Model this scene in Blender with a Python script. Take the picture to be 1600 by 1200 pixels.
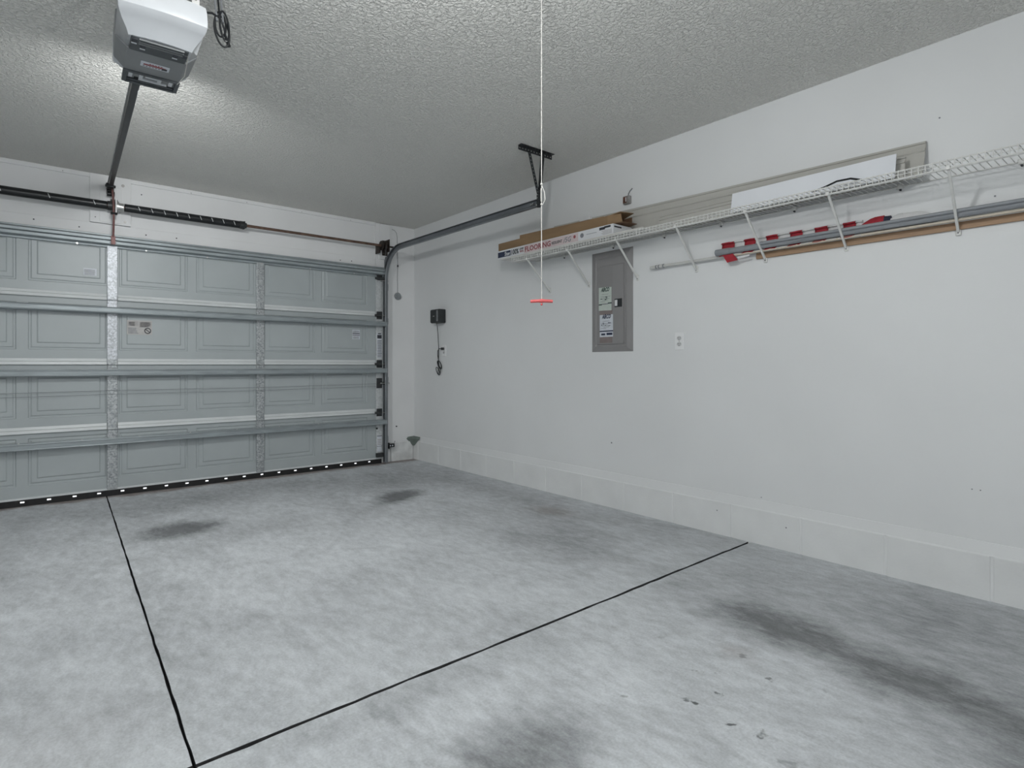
import bpy, math, random
from mathutils import Vector, Matrix, Quaternion
random.seed(7)
R = math.radians
for o in list(bpy.data.objects):
    bpy.data.objects.remove(o)
sc = bpy.context.scene
COL = sc.collection

# ------------------------------------------------------------------ camera, sky, lamp and added fill lights, exposure
H = 2.546                                   # ceiling height; right wall X=0, door wall Y=0, room X<0 Y<0
cd = bpy.data.cameras.new('camera'); cam = bpy.data.objects.new('camera', cd); COL.objects.link(cam)
cam.location = (-3.233, -5.559, 1.039); cam.rotation_euler = (R(90), 0, -R(39.921))
cd.sensor_width = 36; cd.lens = 36 * 890.87 / 1600; cd.shift_y = (570.15 - 600) / 1600
cd.clip_start = .02
sc.camera = cam
sc.view_settings.view_transform = 'Standard'; sc.view_settings.look = 'None'
sc.view_settings.gamma = 1; sc.view_settings.use_curve_mapping = False
sc.view_settings.exposure = 0.0

w = bpy.data.worlds.new('sky'); sc.world = w; w.use_nodes = True
nt = w.node_tree; nt.nodes.clear()
sky = nt.nodes.new('ShaderNodeTexSky'); sky.sky_type = 'NISHITA'; sky.sun_elevation = R(50); sky.sun_rotation = R(200)
sky.sun_disc = False
bg = nt.nodes.new('ShaderNodeBackground'); bg.inputs[1].default_value = 2.0
wo = nt.nodes.new('ShaderNodeOutputWorld')
bw = nt.nodes.new('ShaderNodeRGBToBW'); nt.links.new(sky.outputs[0], bw.inputs[0]); nt.links.new(bw.outputs[0], bg.inputs[0]); nt.links.new(bg.outputs[0], wo.inputs[0])

def lamp(name, kind, loc, rot, power, col=(1, 1, 1), **kw):
    l = bpy.data.lights.new(name, kind); l.energy = power; l.color = col
    for k, v in kw.items(): setattr(l, k, v)
    o = bpy.data.objects.new(name, l); COL.objects.link(o); o.location = loc; o.rotation_euler = rot
    return o
LX, LY = -2.55, -4.40
lamp('ceiling_bulb_light', 'POINT', (LX, LY, 2.33), (0, 0, 0), 50, (.98, 1, 1), shadow_soft_size=.09)
lamp('far_end_fill_light', 'SPOT', (-2.83, -2.47, 2.325), (R(46), 0, 0), 78, (.98, 1, 1), shadow_soft_size=.05, spot_size=R(176), spot_blend=1.0)  # added fill in front of the opener, brightens the door end
lamp('rear_fill_light', 'AREA', (-3.4, -6.3, 2.40), (0, 0, 0), 16, (.96, .99, 1), shape='RECTANGLE', size=1.2, size_y=.35)  # added soft fill overhead, behind the camera
lamp('back_wall_fill_light', 'AREA', (-4.2, -6.72, 1.15), (R(90), 0, 0), 20, (.94, .98, 1), shape='RECTANGLE', size=1.6, size_y=2.0)  # added fill in front of the back wall, which has no doorway

# ------------------------------------------------------------------ helpers
def tag(o, label=None, cat=None, group=None, kind=None):
    if label: o['label'] = label
    if cat: o['category'] = cat
    if group: o['group'] = group
    if kind: o['kind'] = kind
    return o
def empty(name, loc=(0, 0, 0), label=None, cat=None, group=None, kind=None):
    o = bpy.data.objects.new(name, None); COL.objects.link(o); o.location = loc; o.empty_display_size = .05
    return tag(o, label, cat, group, kind)
def V(*a): return Vector(a)

class MB:
    """collects polygons in world coordinates; build() links them as one mesh object"""
    def __init__(s): s.v = []; s.f = []; s.m = []
    def poly(s, pts, m=0):
        b = len(s.v); s.v += [tuple(p) for p in pts]; s.f.append(tuple(range(b, b + len(pts)))); s.m.append(m); return s
    def box(s, x0, x1, y0, y1, z0, z1, m=0):
        b = len(s.v)
        s.v += [(x, y, z) for z in (z0, z1) for x, y in ((x0, y0), (x1, y0), (x1, y1), (x0, y1))]
        for f in ((3, 2, 1, 0), (4, 5, 6, 7), (0, 1, 5, 4), (1, 2, 6, 5), (2, 3, 7, 6), (3, 0, 4, 7)):
            s.f.append(tuple(b + i for i in f)); s.m.append(m)
        return s
    def prism(s, prof, a, b, axis, m=0):
        """prof: 2-D outline; axis 'x': (y,z) outline swept x=a..b; 'y': (x,z); 'z': (x,y)"""
        def P(q, t): return {'x': (t, q[0], q[1]), 'y': (q[0], t, q[1]), 'z': (q[0], q[1], t)}[axis]
        n = len(prof); o = len(s.v)
        s.v += [P(q, a) for q in prof] + [P(q, b) for q in prof]
        for i in range(n):
            j = (i + 1) % n; s.f.append((o + i, o + j, o + n + j, o + n + i)); s.m.append(m)
        s.f.append(tuple(o + i for i in reversed(range(n)))); s.m.append(m)
        s.f.append(tuple(o + n + i for i in range(n))); s.m.append(m)
        return s
    def loft(s, rings, m=0, caps=True, closed=True):
        n = len(rings[0]); o = len(s.v)
        for r in rings: s.v += [tuple(p) for p in r]
        for k in range(len(rings) - 1):
            for i in range(n if closed else n - 1):
                j = (i + 1) % n
                s.f.append((o + k * n + i, o + k * n + j, o + (k + 1) * n + j, o + (k + 1) * n + i)); s.m.append(m)
        if caps:
            s.f.append(tuple(o + i for i in reversed(range(n)))); s.m.append(m)
            s.f.append(tuple(o + (len(rings) - 1) * n + i for i in range(n))); s.m.append(m)
        return s
    def tube(s, pts, r, n=8, m=0, caps=True):
        pts = [Vector(p) for p in pts]; rs = r if isinstance(r, (list, tuple)) else [r] * len(pts)
        t = (pts[1] - pts[0]).normalized(); up = Vector((0, 0, 1)) if abs(t.z) < .9 else Vector((0, 1, 0))
        u = t.cross(up).normalized(); rings = []
        for k, p in enumerate(pts):
            d = (pts[min(k + 1, len(pts) - 1)] - pts[max(k - 1, 0)]).normalized()
            u = (u - d * u.dot(d)).normalized(); v = d.cross(u)
            rings.append([p + (u * math.cos(a) + v * math.sin(a)) * rs[k] for a in (2 * math.pi * i / n for i in range(n))])
        return s.loft(rings, m, caps)
    def cyl(s, p, q, r, n=16, m=0): return s.tube([p, q], r, n, m)
    def bar(s, p, q, wdt, hgt, up=(0, 0, 1), m=0):
        p, q = Vector(p), Vector(q); d = (q - p).normalized(); u = d.cross(Vector(up)).normalized(); v = u.cross(d)
        c = [u * wdt / 2 + v * hgt / 2, -u * wdt / 2 + v * hgt / 2, -u * wdt / 2 - v * hgt / 2, u * wdt / 2 - v * hgt / 2]
        return s.loft([[p + k for k in c], [q + k for k in c]], m)
    def sweep(s, path, prof, side, m=0):
        """open/closed 2-D profile (a along side vector, b along normal) swept along path"""
        side = Vector(side); path = [Vector(p) for p in path]; rings = []
        for k, p in enumerate(path):
            d = (path[min(k + 1, len(path) - 1)] - path[max(k - 1, 0)]).normalized(); nrm = d.cross(side).normalized()
            rings.append([p + side * a + nrm * b for a, b in prof])
        return s.loft(rings, m)
    def perf(s, p, q, across, wdt, pitch=.0254, hole=.0052, m=0):
        """flat strip from p to q with a row of round holes"""
        p, q = Vector(p), Vector(q); L = (q - p).length; d = (q - p) / L
        a = Vector(across); a = (a - d * a.dot(d)).normalized(); n = max(2, int(L / pitch)); st = L / n
        for i in range(n):
            c = p + d * st * (i + .5)
            out = []; inn = []
            for k in range(8):
                an = math.pi / 4 * k; cx, cy = math.cos(an), math.sin(an); sc_ = 1 / max(abs(cx), abs(cy))
                out.append(c + d * (cx * sc_ * st / 2) + a * (cy * sc_ * wdt / 2)); inn.append(c + d * cx * hole + a * cy * hole)
            for k in range(8):
                j = (k + 1) % 8; s.poly([out[k], out[j], inn[j], inn[k]], m)
        return s
    def sphere(s, c, r, n=14, k=8, m=0, sq=(1, 1, 1)):
        c = Vector(c); rings = []
        for i in range(k + 1):
            t = math.pi * (i + .02) / (k + .04)
            rings.append([c + Vector((math.sin(t) * math.cos(a) * r * sq[0], math.sin(t) * math.sin(a) * r * sq[1], math.cos(t) * r * sq[2]))
                          for a in (2 * math.pi * j / n for j in range(n))])
        return s.loft(rings, m)
    def build(s, name, mats, parent=None, smooth=None, bevel=0, solid=0):
        me = bpy.data.meshes.new(name); me.from_pydata(s.v, [], s.f)
        if not isinstance(mats, (list, tuple)): mats = [mats]
        for m in mats: me.materials.append(m)
        me.polygons.foreach_set('material_index', s.m)
        if smooth: me.polygons.foreach_set('use_smooth', [True] * len(s.f))
        me.update()
        import bmesh as _b
        bm = _b.new(); bm.from_mesh(me); _b.ops.remove_doubles(bm, verts=bm.verts, dist=1e-6)
        _b.ops.recalc_face_normals(bm, faces=bm.faces)
        if smooth:
            for e in bm.edges:
                if len(e.link_faces) == 2 and e.calc_face_angle(0) > R(smooth if smooth is not True else 40): e.smooth = False
        bm.to_mesh(me); bm.free()
        o = bpy.data.objects.new(name, me); COL.objects.link(o)
        if parent is not None: attach(o, parent)
        if solid:
            k = o.modifiers.new('solid', 'SOLIDIFY'); k.thickness = solid; k.offset = 0
        if bevel:
            k = o.modifiers.new('bevel', 'BEVEL'); k.width = bevel; k.segments = 2; k.limit_method = 'ANGLE'; k.angle_limit = R(40)
        return o
WM = {}                                     # world offset of every empty / mesh used as a parent
def wpos(o):
    p = Vector(o.location)
    while o.parent: o = o.parent; p += Vector(o.location)
    return p
def attach(o, parent):
    o.parent = parent; o.location = Vector(o.location) - wpos(parent)
    return o
def copy_to(o, delta, parent=None):
    c = o.copy(); COL.objects.link(c)
    if parent is not None and o.parent is not parent: c.parent = parent
    c.location = Vector(o.location) + Vector(delta); return c

AX = {'right': Matrix(((0, 0, -1), (-1, 0, 0), (0, 1, 0))),      # reads along -Y, faces -X (right wall)
      'front': Matrix(((1, 0, 0), (0, 0, -1), (0, 1, 0))),       # reads along +X, faces -Y (door)
      'under': Matrix(((1, 0, 0), (0, -1, 0), (0, 0, -1)))}      # faces down
def text(body, loc, size, facing, mat, parent, name='lettering', bold=0., xs=1., shear=0., spacing=1., fit=None):
    c = bpy.data.curves.new(name, 'FONT'); c.body = body; c.size = size; c.offset = bold; c.shear = shear; c.space_character = spacing
    c.resolution_u = 2; c.extrude = .0003
    t = bpy.data.objects.new(name, c); COL.objects.link(t)
    me = bpy.data.meshes.new_from_object(t.evaluated_get(bpy.context.evaluated_depsgraph_get()))
    bpy.data.objects.remove(t); bpy.data.curves.remove(c)
    if fit:
        q_ = [v.co.x for v in me.vertices]; me.transform(Matrix.Translation((-min(q_), 0, 0))); xs = fit / (max(q_) - min(q_))
    M = AX[facing].to_4x4() @ Matrix.Diagonal((xs, 1, 1, 1)); M.translation = Vector(loc); me.transform(M)
    me.materials.clear(); me.materials.append(mat)
    o = bpy.data.objects.new(name, me); COL.objects.link(o); attach(o, parent); return o

# ------------------------------------------------------------------ materials
def nodes(name):
    m = bpy.data.materials.new(name); m.use_nodes = True; n = m.node_tree; b = n.nodes['Principled BSDF']; return m, n, b
def N(n, t, **kw):
    k = n.nodes.new(t)
    for a, v in kw.items(): setattr(k, a, v)
    return k
def mat(name, col, rough=.5, metal=0., var=.08, scale=8., bump=0., bscale=200., spec=.5, stretch=None, emit=None):
    m, n, b = nodes(name)
    tc = N(n, 'ShaderNodeNewGeometry'); src = tc.outputs['Position']
    if stretch:
        mp = N(n, 'ShaderNodeMapping'); mp.inputs['Scale'].default_value = stretch; n.links.new(src, mp.inputs[0]); src = mp.outputs[0]
    nz = N(n, 'ShaderNodeTexNoise'); nz.inputs['Scale'].default_value = scale; nz.inputs['Detail'].default_value = 5
    n.links.new(src, nz.inputs['Vector'])
    rp = N(n, 'ShaderNodeValToRGB'); rp.color_ramp.elements[0].position = .3; rp.color_ramp.elements[1].position = .7
    rp.color_ramp.elements[0].color = tuple(c * (1 - var) for c in col) + (1,); rp.color_ramp.elements[1].color = tuple(min(1, c * (1 + var)) for c in col) + (1,)
    n.links.new(nz.outputs[0], rp.inputs[0]); n.links.new(rp.outputs[0], b.inputs['Base Color'])
    b.inputs['Roughness'].default_value = rough; b.inputs['Metallic'].default_value = metal; b.inputs['Specular IOR Level'].default_value = spec
    if bump:
        n2 = N(n, 'ShaderNodeTexNoise'); n2.inputs['Scale'].default_value = bscale; n2.inputs['Detail'].default_value = 3
        n.links.new(src, n2.inputs['Vector'])
        bp = N(n, 'ShaderNodeBump'); bp.inputs['Strength'].default_value = bump; bp.inputs['Distance'].default_value = .002
        n.links.new(n2.outputs[0], bp.inputs['Height']); n.links.new(bp.outputs[0], b.inputs['Normal'])
    return m
M = {}
M['wall'] = mat('painted_wall', (.79, .80, .805), .55, 0, .025, 1.3, .12, 160)
M['wallfront'] = mat('painted_board', (.77, .775, .78), .55, 0, .04, 2.0, .10, 120)
M['block'] = mat('painted_block', (.79, .80, .80), .6, 0, .04, 5, .35, 90)
M['mortar'] = mat('painted_mortar', (.81, .82, .82), .6, 0, .04, 8, .3, 120)
M['doorpaint'] = mat('door_grey_enamel', (.40, .435, .445), .42, 0, .035, 3, .06, 250)
M['doorlight'] = mat('lit_rail_enamel', (.64, .665, .67), .40, 0, .05, 4)  # paler than the door: light on the upturned rail facets put into the colour
M['strut'] = mat('galvanised_strut', (.30, .335, .35), .42, .25, .16, 14, stretch=(.4, 3, 3))
M['track'] = mat('galvanised_track', (.22, .235, .25), .42, .6, .12, 9)
M['rail'] = mat('dark_steel_rail', (.018, .020, .022), .38, .55, .25, 6)
M['black'] = mat('black_enamel', (.012, .014, .016), .35, .1, .2, 12)
M['rubber'] = mat('black_rubber', (.012, .012, .013), .7, 0, .2, 30)
M['blackplastic'] = mat('black_plastic', (.022, .025, .027), .45, 0, .15, 20)
M['perf'] = mat('dark_perforated_steel', (.05, .053, .055), .45, .5, .25, 30)
M['rust'] = mat('rusty_shaft_steel', (.16, .10, .075), .5, .5, .45, 24, stretch=(1, 4, 4))
M['darkrust'] = mat('dark_rusty_casting', (.045, .036, .030), .55, .4, .5, 30)
M['redrod'] = mat('rust_red_arm', (.20, .10, .095), .5, .3, .3, 30)
M['aluminium'] = mat('cast_aluminium', (.55, .55, .54), .35, .8, .1, 30)
M['whitewire'] = mat('white_vinyl_wire', (.72, .72, .70), .4, 0, .04, 20)
M['white'] = mat('white_plastic', (.78, .79, .80), .4, 0, .02, 10)
M['plate'] = mat('outlet_plate', (.86, .865, .87), .35, 0, .02, 10)
M['recept'] = mat('outlet_receptacle', (.60, .605, .61), .35, 0, .02, 10)  # greyed in place of edge shading; the plate is whitened likewise
M['foam'] = mat('white_foam_board', (.80, .82, .86), .6, 0, .02, 6)
M['beige'] = mat('primed_moulding', (.50, .49, .455), .5, 0, .03, 5)
M['trimwhite'] = mat('white_trim_board', (.66, .65, .62), .5, 0, .04, 7)
M['card'] = mat('brown_cardboard', (.27, .175, .095), .8, 0, .10, 9, stretch=(1, .4, 3))
M['carddark'] = mat('cardboard_inside', (.16, .09, .05), .85, 0, .15, 12)
M['boxwhite'] = mat('white_carton', (.72, .73, .75), .5, 0, .03, 8)
M['boxpink'] = mat('pale_pink_print', (.66, .56, .56), .5, 0, .05, 18)
M['navy'] = mat('navy_print', (.025, .035, .075), .5, 0, .1, 12)
M['redink'] = mat('dark_red_print', (.30, .075, .085), .5, 0, .25, 60)
M['ink'] = mat('black_print', (.03, .032, .04), .5, 0, .2, 40)
M['greyink'] = mat('grey_print', (.22, .23, .25), .5, 0, .2, 40)
M['greenink'] = mat('dark_green_print', (.03, .06, .05), .5, 0, .2, 40)
M['blueink'] = mat('blue_print', (.03, .06, .16), .5, 0, .2, 40)
M['papergreen'] = mat('pale_green_label', (.56, .62, .57), .6, 0, .04, 40)
M['paperwhite'] = mat('white_label', (.66, .69, .74), .6, 0, .04, 40)
M['panel'] = mat('panel_grey_enamel', (.285, .278, .278), .42, 0, .03, 6)
M['paneldoor'] = mat('panel_door_enamel', (.265, .258, .258), .40, 0, .03, 6)
M['rosy'] = mat('faded_adhesive', (.24, .20, .195), .5, 0, .06, 30)
M['conduit'] = mat('grey_conduit', (.27, .285, .305), .4, 0, .10, 10, stretch=(2, .6, 4))
M['wood'] = mat('bare_wood', (.38, .245, .15), .6, 0, .14, 10, stretch=(9, .5, 14))
M['palewood'] = mat('pale_wood', (.56, .50, .41), .6, 0, .08, 10, stretch=(9, .5, 14))
M['pole'] = mat('white_pole_paint', (.62, .62, .60), .4, 0, .05, 14)
M['flagred'] = mat('red_cloth', (.36, .022, .035), .8, 0, .15, 40)
M['flagwhite'] = mat('white_cloth', (.70, .70, .70), .8, 0, .05, 40)
M['flagnavy'] = mat('navy_cloth', (.02, .025, .05), .8, 0, .1, 40)
M['cordwhite'] = mat('white_cord', (.60, .59, .56), .7, 0, .1, 60)
M['handle'] = mat('red_plastic_handle', (.62, .10, .10), .35, 0, .08, 30)
M['openergrey'] = mat('opener_grey_plastic', (.245, .255, .26), .4, 0, .05, 8)
M['openerdark'] = mat('opener_dark_plastic', (.07, .078, .085), .4, 0, .15, 20)
M['lens'] = mat('opener_white_lens', (.64, .66, .685), .3, 0, .03, 10)
M['bellwire'] = mat('copper_bell_wire', (.60, .42, .32), .45, .2, .15, 60)
M['gwire'] = mat('grey_cable', (.20, .21, .22), .5, 0, .1, 40)
M['mossgrey'] = mat('unpainted_cement', (.165, .20, .18), .8, 0, .15, 20, .3, 80)
M['boxmetal'] = mat('junction_box_steel', (.36, .35, .34), .45, .5, .2, 60)
M['rustface'] = mat('rusty_brown_face', (.13, .055, .035), .7, .1, .45, 80)
M['disc'] = mat('grey_disc_plastic', (.25, .27, .28), .5, 0, .1, 60)
M['pavement'] = mat('driveway_concrete', (.55, .54, .52), .8, 0, .1, 6)
M['labelgrey'] = mat('aged_label', (.47, .46, .45), .6, 0, .06, 40)
M['pale'] = mat('pale_print', (.40, .385, .38), .6, 0, .1, 50)
M['peel'] = mat('peeling_painted_block', (.68, .69, .69), .7, 0, .2, 9, .4, 60)

def spangle(name, lo, hi, sc_, rough, metal):
    m, n, b = nodes(name); g = N(n, 'ShaderNodeNewGeometry')
    v = N(n, 'ShaderNodeTexVoronoi'); v.inputs['Scale'].default_value = sc_; n.links.new(g.outputs['Position'], v.inputs['Vector'])
    rp = N(n, 'ShaderNodeValToRGB'); rp.color_ramp.elements[0].color = lo + (1,); rp.color_ramp.elements[1].color = hi + (1,)
    s = N(n, 'ShaderNodeSeparateColor'); n.links.new(v.outputs['Color'], s.inputs[0]); n.links.new(s.outputs[0], rp.inputs[0])
    n.links.new(rp.outputs[0], b.inputs['Base Color']); b.inputs['Roughness'].default_value = rough; b.inputs['Metallic'].default_value = metal
    return m
M['spangle'] = spangle('spangled_zinc', (.26, .28, .29), (.52, .54, .55), 95, .45, .5)
M['brightspangle'] = spangle('bright_spangled_zinc', (.38, .40, .42), (.66, .68, .72), 95, .45, .3)
M['endzinc'] = spangle('pale_zinc', (.50, .52, .53), (.64, .66, .67), 70, .5, .25)

def ceiling_mat():
    m, n, b = nodes('knockdown_ceiling')
    g = N(n, 'ShaderNodeNewGeometry')
    n1 = N(n, 'ShaderNodeTexNoise'); n1.inputs['Scale'].default_value = 62; n1.inputs['Detail'].default_value = 3; n1.inputs['Distortion'].default_value = .6
    n.links.new(g.outputs['Position'], n1.inputs['Vector'])
    r1 = N(n, 'ShaderNodeValToRGB'); r1.color_ramp.elements[0].position = .40; r1.color_ramp.elements[1].position = .60
    n.links.new(n1.outputs[0], r1.inputs[0])
    n2 = N(n, 'ShaderNodeTexNoise'); n2.inputs['Scale'].default_value = 190; n2.inputs['Detail'].default_value = 2
    n.links.new(g.outputs['Position'], n2.inputs['Vector'])
    ma = N(n, 'ShaderNodeMath', operation='MULTIPLY_ADD'); ma.inputs[1].default_value = .25
    n.links.new(n2.outputs[0], ma.inputs[0]); n.links.new(r1.outputs[0], ma.inputs[2])
    bp = N(n, 'ShaderNodeBump'); bp.inputs['Strength'].default_value = 1.0; bp.inputs['Distance'].default_value = .007
    n.links.new(ma.outputs[0], bp.inputs['Height']); n.links.new(bp.outputs[0], b.inputs['Normal'])
    b.inputs['Base Color'].default_value = (.85, .842, .803, 1); b.inputs['Roughness'].default_value = .6
    return m
M['ceiling'] = ceiling_mat()

def floor_mat():
    m, n, b = nodes('stained_concrete'); L = n.links.new
    g = N(n, 'ShaderNodeNewGeometry'); P = g.outputs['Position']
    def noise(sc_, det=6, stretch=(1, 1, 1), rot=0, rough=.6, dist=0):
        mp = N(n, 'ShaderNodeMapping'); mp.inputs['Scale'].default_value = stretch; mp.inputs['Rotation'].default_value = (0, 0, rot); L(P, mp.inputs[0])
        k = N(n, 'ShaderNodeTexNoise'); k.inputs['Scale'].default_value = sc_; k.inputs['Detail'].default_value = det; k.inputs['Roughness'].default_value = rough
        k.inputs['Distortion'].default_value = dist; L(mp.outputs[0], k.inputs['Vector']); return k
    def ramp(src, p0, p1, c0, c1):
        r = N(n, 'ShaderNodeMapRange'); r.inputs[1].default_value = p0; r.inputs[2].default_value = p1; r.inputs[3].default_value = c0; r.inputs[4].default_value = c1
        L(src, r.inputs[0]); return r.outputs[0]
    def math_(op, a, b_=None):
        k = N(n, 'ShaderNodeMath', operation=op)
        for i, x in enumerate((a, b_)):
            if x is None: continue
            if isinstance(x, (int, float)): k.inputs[i].default_value = x
            else: L(x, k.inputs[i])
        return k.outputs[0]
    big = noise(1.1, 6, rot=.5); mid = noise(4.5, 8, (1, .55, 1), .7, .7, .5); fine = noise(24, 9, (1, .45, 1), .75, .75); grit = noise(120, 4)
    val = math_('ADD', ramp(big.outputs[0], .35, .65, -.04, .04), ramp(mid.outputs[0], .35, .65, -.055, .055))
    val = math_('ADD', val, ramp(fine.outputs[0], .38, .62, -.075, .075))
    val = math_('ADD', val, ramp(grit.outputs[0], .35, .65, -.045, .045))
    # warped coordinates for the stains
    wn = noise(5, 5); vs = N(n, 'ShaderNodeVectorMath', operation='SUBTRACT'); vs.inputs[1].default_value = (.5, .5, .5); L(wn.outputs['Color'], vs.inputs[0])
    vm = N(n, 'ShaderNodeVectorMath', operation='SCALE'); vm.inputs['Scale'].default_value = .26; L(vs.outputs[0], vm.inputs[0])
    va = N(n, 'ShaderNodeVectorMath', operation='ADD'); L(P, va.inputs[0]); L(vm.outputs[0], va.inputs[1])
    def blob(cx, cy, rx, ry, rot, amt, hard=0.):
        mp = N(n, 'ShaderNodeMapping', vector_type='TEXTURE'); mp.inputs['Location'].default_value = (cx, cy, 0); mp.inputs['Rotation'].default_value = (0, 0, rot)
        mp.inputs['Scale'].default_value = (rx, ry, 50); L(va.outputs[0], mp.inputs[0])
        ln = N(n, 'ShaderNodeVectorMath', operation='LENGTH'); L(mp.outputs[0], ln.inputs[0])
        r = N(n, 'ShaderNodeMapRange', interpolation_type='SMOOTHSTEP'); r.inputs[1].default_value = 1.; r.inputs[2].default_value = hard
        r.inputs[3].default_value = 0; r.inputs[4].default_value = amt; L(ln.outputs['Value'], r.inputs[0]); return r.outputs[0]
    pt = noise(2.6, 9, (1, .7, 1), .4, .72, .8)
    dark = math_('MINIMUM', math_('MAXIMUM', ramp(pt.outputs[0], .48, .68, 0, .17), 0), .17)
    for a in STAINS:
        dark = math_('ADD', dark, blob(*a))
    br = ramp(fine.outputs[0], .25, .7, 1.25, .75)
    dark = math_('MULTIPLY', dark, br); dark = math_('MINIMUM', dark, .66)
    light = None
    for a in WORN:
        k = blob(*a); light = k if light is None else math_('ADD', light, k)
    # small oil spots
    vo = N(n, 'ShaderNodeTexVoronoi'); vo.inputs['Scale'].default_value = 11; L(va.outputs[0], vo.inputs['Vector'])
    sp = ramp(vo.outputs['Distance'], .22, .12, 0, 1); sp = math_('MAXIMUM', sp, 0); sp = math_('MINIMUM', sp, 1)
    hs = N(n, 'ShaderNodeSeparateColor'); L(vo.outputs['Color'], hs.inputs[0])
    pick = math_('GREATER_THAN', hs.outputs[0], .48); sp = math_('MULTIPLY', sp, pick)
    sp = math_('MULTIPLY', sp, math_('MINIMUM', math_('ADD', blob(-1.62, -4.62, .75, .50, .3, .75), blob(-1.78, -4.66, .26, .22, .3, .4)), .75))
    dark = math_('ADD', dark, sp)
    val = math_('ADD', math_('ADD', val, .575), light)
    val = math_('MULTIPLY', val, math_('SUBTRACT', 1., dark))
    # long hairline scuffs
    w1 = noise(2.2, 2, (1, 1, 1), 0, .5, 1.5); sc1 = math_('ABSOLUTE', math_('SUBTRACT', w1.outputs[0], .5)); scr = ramp(sc1, 0., .004, .12, 0.); scr = math_('MAXIMUM', scr, 0)
    val = math_('SUBTRACT', val, math_('MULTIPLY', scr, ramp(mid.outputs[0], .45, .62, 0, .45)))
    cc = N(n, 'ShaderNodeCombineColor')
    L(math_('MULTIPLY', val, .962), cc.inputs[0]); L(val, cc.inputs[1]); L(math_('MULTIPLY', val, 1.035), cc.inputs[2])
    # rust marks
    sep = N(n, 'ShaderNodeSeparateXYZ'); L(va.outputs[0], sep.inputs[0])
    band = math_('MAXIMUM', ramp(math_('ABSOLUTE', math_('ADD', sep.outputs[1], .06)), .10, .03, 0, .75), 0)
    rust = math_('MINIMUM', math_('ADD', math_('ADD', band, blob(-.42, -2.62, .17, .28, .3, .5)), math_('ADD', blob(-1.28, -4.50, .10, .14, 0, .3), blob(-3.3, -3.6, .5, .5, 0, .12))), .8)
    mx = N(n, 'ShaderNodeMix', data_type='RGBA'); L(rust, mx.inputs['Factor']); L(cc.outputs[0], mx.inputs['A']); mx.inputs['B'].default_value = (.215, .165, .145, 1)
    L(mx.outputs['Result'], b.inputs['Base Color'])
    b.inputs['Roughness'].default_value = .62; b.inputs['Specular IOR Level'].default_value = .35
    bp = N(n, 'ShaderNodeBump'); bp.inputs['Strength'].default_value = .12; bp.inputs['Distance'].default_value = .004
    L(fine.outputs[0], bp.inputs['Height']); L(bp.outputs[0], b.inputs['Normal'])
    return m
#          cx     cy     rx   ry   rot  amount
STAINS = [(-2.53, -1.46, .36, .30, .2, .95), (-2.2, -1.75, .60, .34, .2, .20), (-1.02, -1.52, .36, .22, .3, .95), (-1.2, -1.70, .22, .14, 0, .30),
          (-.86, -3.22, .36, .48, .2, .34), (-.55, -2.7, .30, .7, 0, .16), (-.95, -4.48, .27, .46, -.1, .60), (-1.03, -4.92, .25, .44, -.1, .52), (-.95, -4.6, .45, .9, -.1, .14),
          (-.55, -4.2, .40, .5, 0, .14), (-2.25, -4.42, .46, .26, .3, .52), (-.7, -.9, 1.0, .7, 0, .26), (-2.3, -.6, 1.6, .6, 0, .24), (-4.2, -1.4, 1.6, 1.4, 0, .24),
          (-1.15, -5.35, .60, .55, 0, .50), (-.5, -5.2, .6, 1.0, 0, .34), (-2.87, -2.9, .06, .9, 0, .12), (-.35, -1.9, .35, 1.8, 0, .16), (-.25, -3.4, .28, 2., 0, .14),
          (-1.0, -3.98, .35, .14, 0, .14), (-2.3, -3.98, .7, .10, 0, .2), (-2.1, -3.1, .35, .3, 0, .10), (-2.55, -3.2, .18, .3, .3, .10)]
WORN = [(-1.85, -2.6, .9, 1.0, 0, .06), (-1.75, -4.3, .55, .5, 0, .06), (-1.55, -3.5, .5, .5, 0, .04), (-2.4, -3.3, .5, .6, 0, .02)]
M['floor'] = floor_mat(); M['cut'] = mat('dirty_saw_cut', (.035, .036, .037), .9, 0, .4, 40)

# ------------------------------------------------------------------ setting
XL, YB = -5.75, -6.9
fl = MB().box(XL - .2, .2, YB - .2, .2, -.30, -.022).build('floor', M['rubber']); tag(fl, kind='structure')
jx = lambda y: -2.797 + .0305 * y            # saw-cut running to the door, slightly off square
ja, jy0, jy1 = .0034, -3.907, -3.893
def slab(pts):
    m = MB().prism(pts, -.12, 0, 'z', 1); m.m[-1] = 0        # top face concrete, cut sides dirty
    return m.build('concrete_slab', [M['floor'], M['cut']], fl, bevel=.0025)
def ragged(p, q, n, amp):
    out = []
    for k in range(n + 1):
        t = k / n; a = 0 if k in (0, n) else random.gauss(0, amp) * (2.2 if random.random() < .12 else 1)
        dx, dy = q[0] - p[0], q[1] - p[1]; L = math.hypot(dx, dy)
        out.append((p[0] + dx * t - dy / L * a, p[1] + dy * t + dx / L * a))
    return out
JA0, JA1 = ragged((jx(.2) - ja, .2), (jx(jy1) - ja, jy1), 60, .0007), ragged((jx(.2) + ja, .2), (jx(jy1) + ja, jy1), 60, .0008)
JB = ragged((jx(jy1) + ja, jy1), (.2, jy1 + .015), 50, .0012); JC = ragged((jx(jy0) + ja, jy0), (.2, jy0 + .015), 50, .0014)
slab([(XL - .2, jy1)] + JA0[::-1] + [(XL - .2, .2)])
slab(JB + [(.2, .2)] + JA1[:-1])
slab([(XL - .2, YB - .2), (jx(YB) - ja, YB - .2), (jx(jy0) - ja, jy0), (XL - .2, jy0)])
slab([(jx(YB) + ja, YB - .2), (.2, YB - .2)] + JC[::-1])

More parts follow.
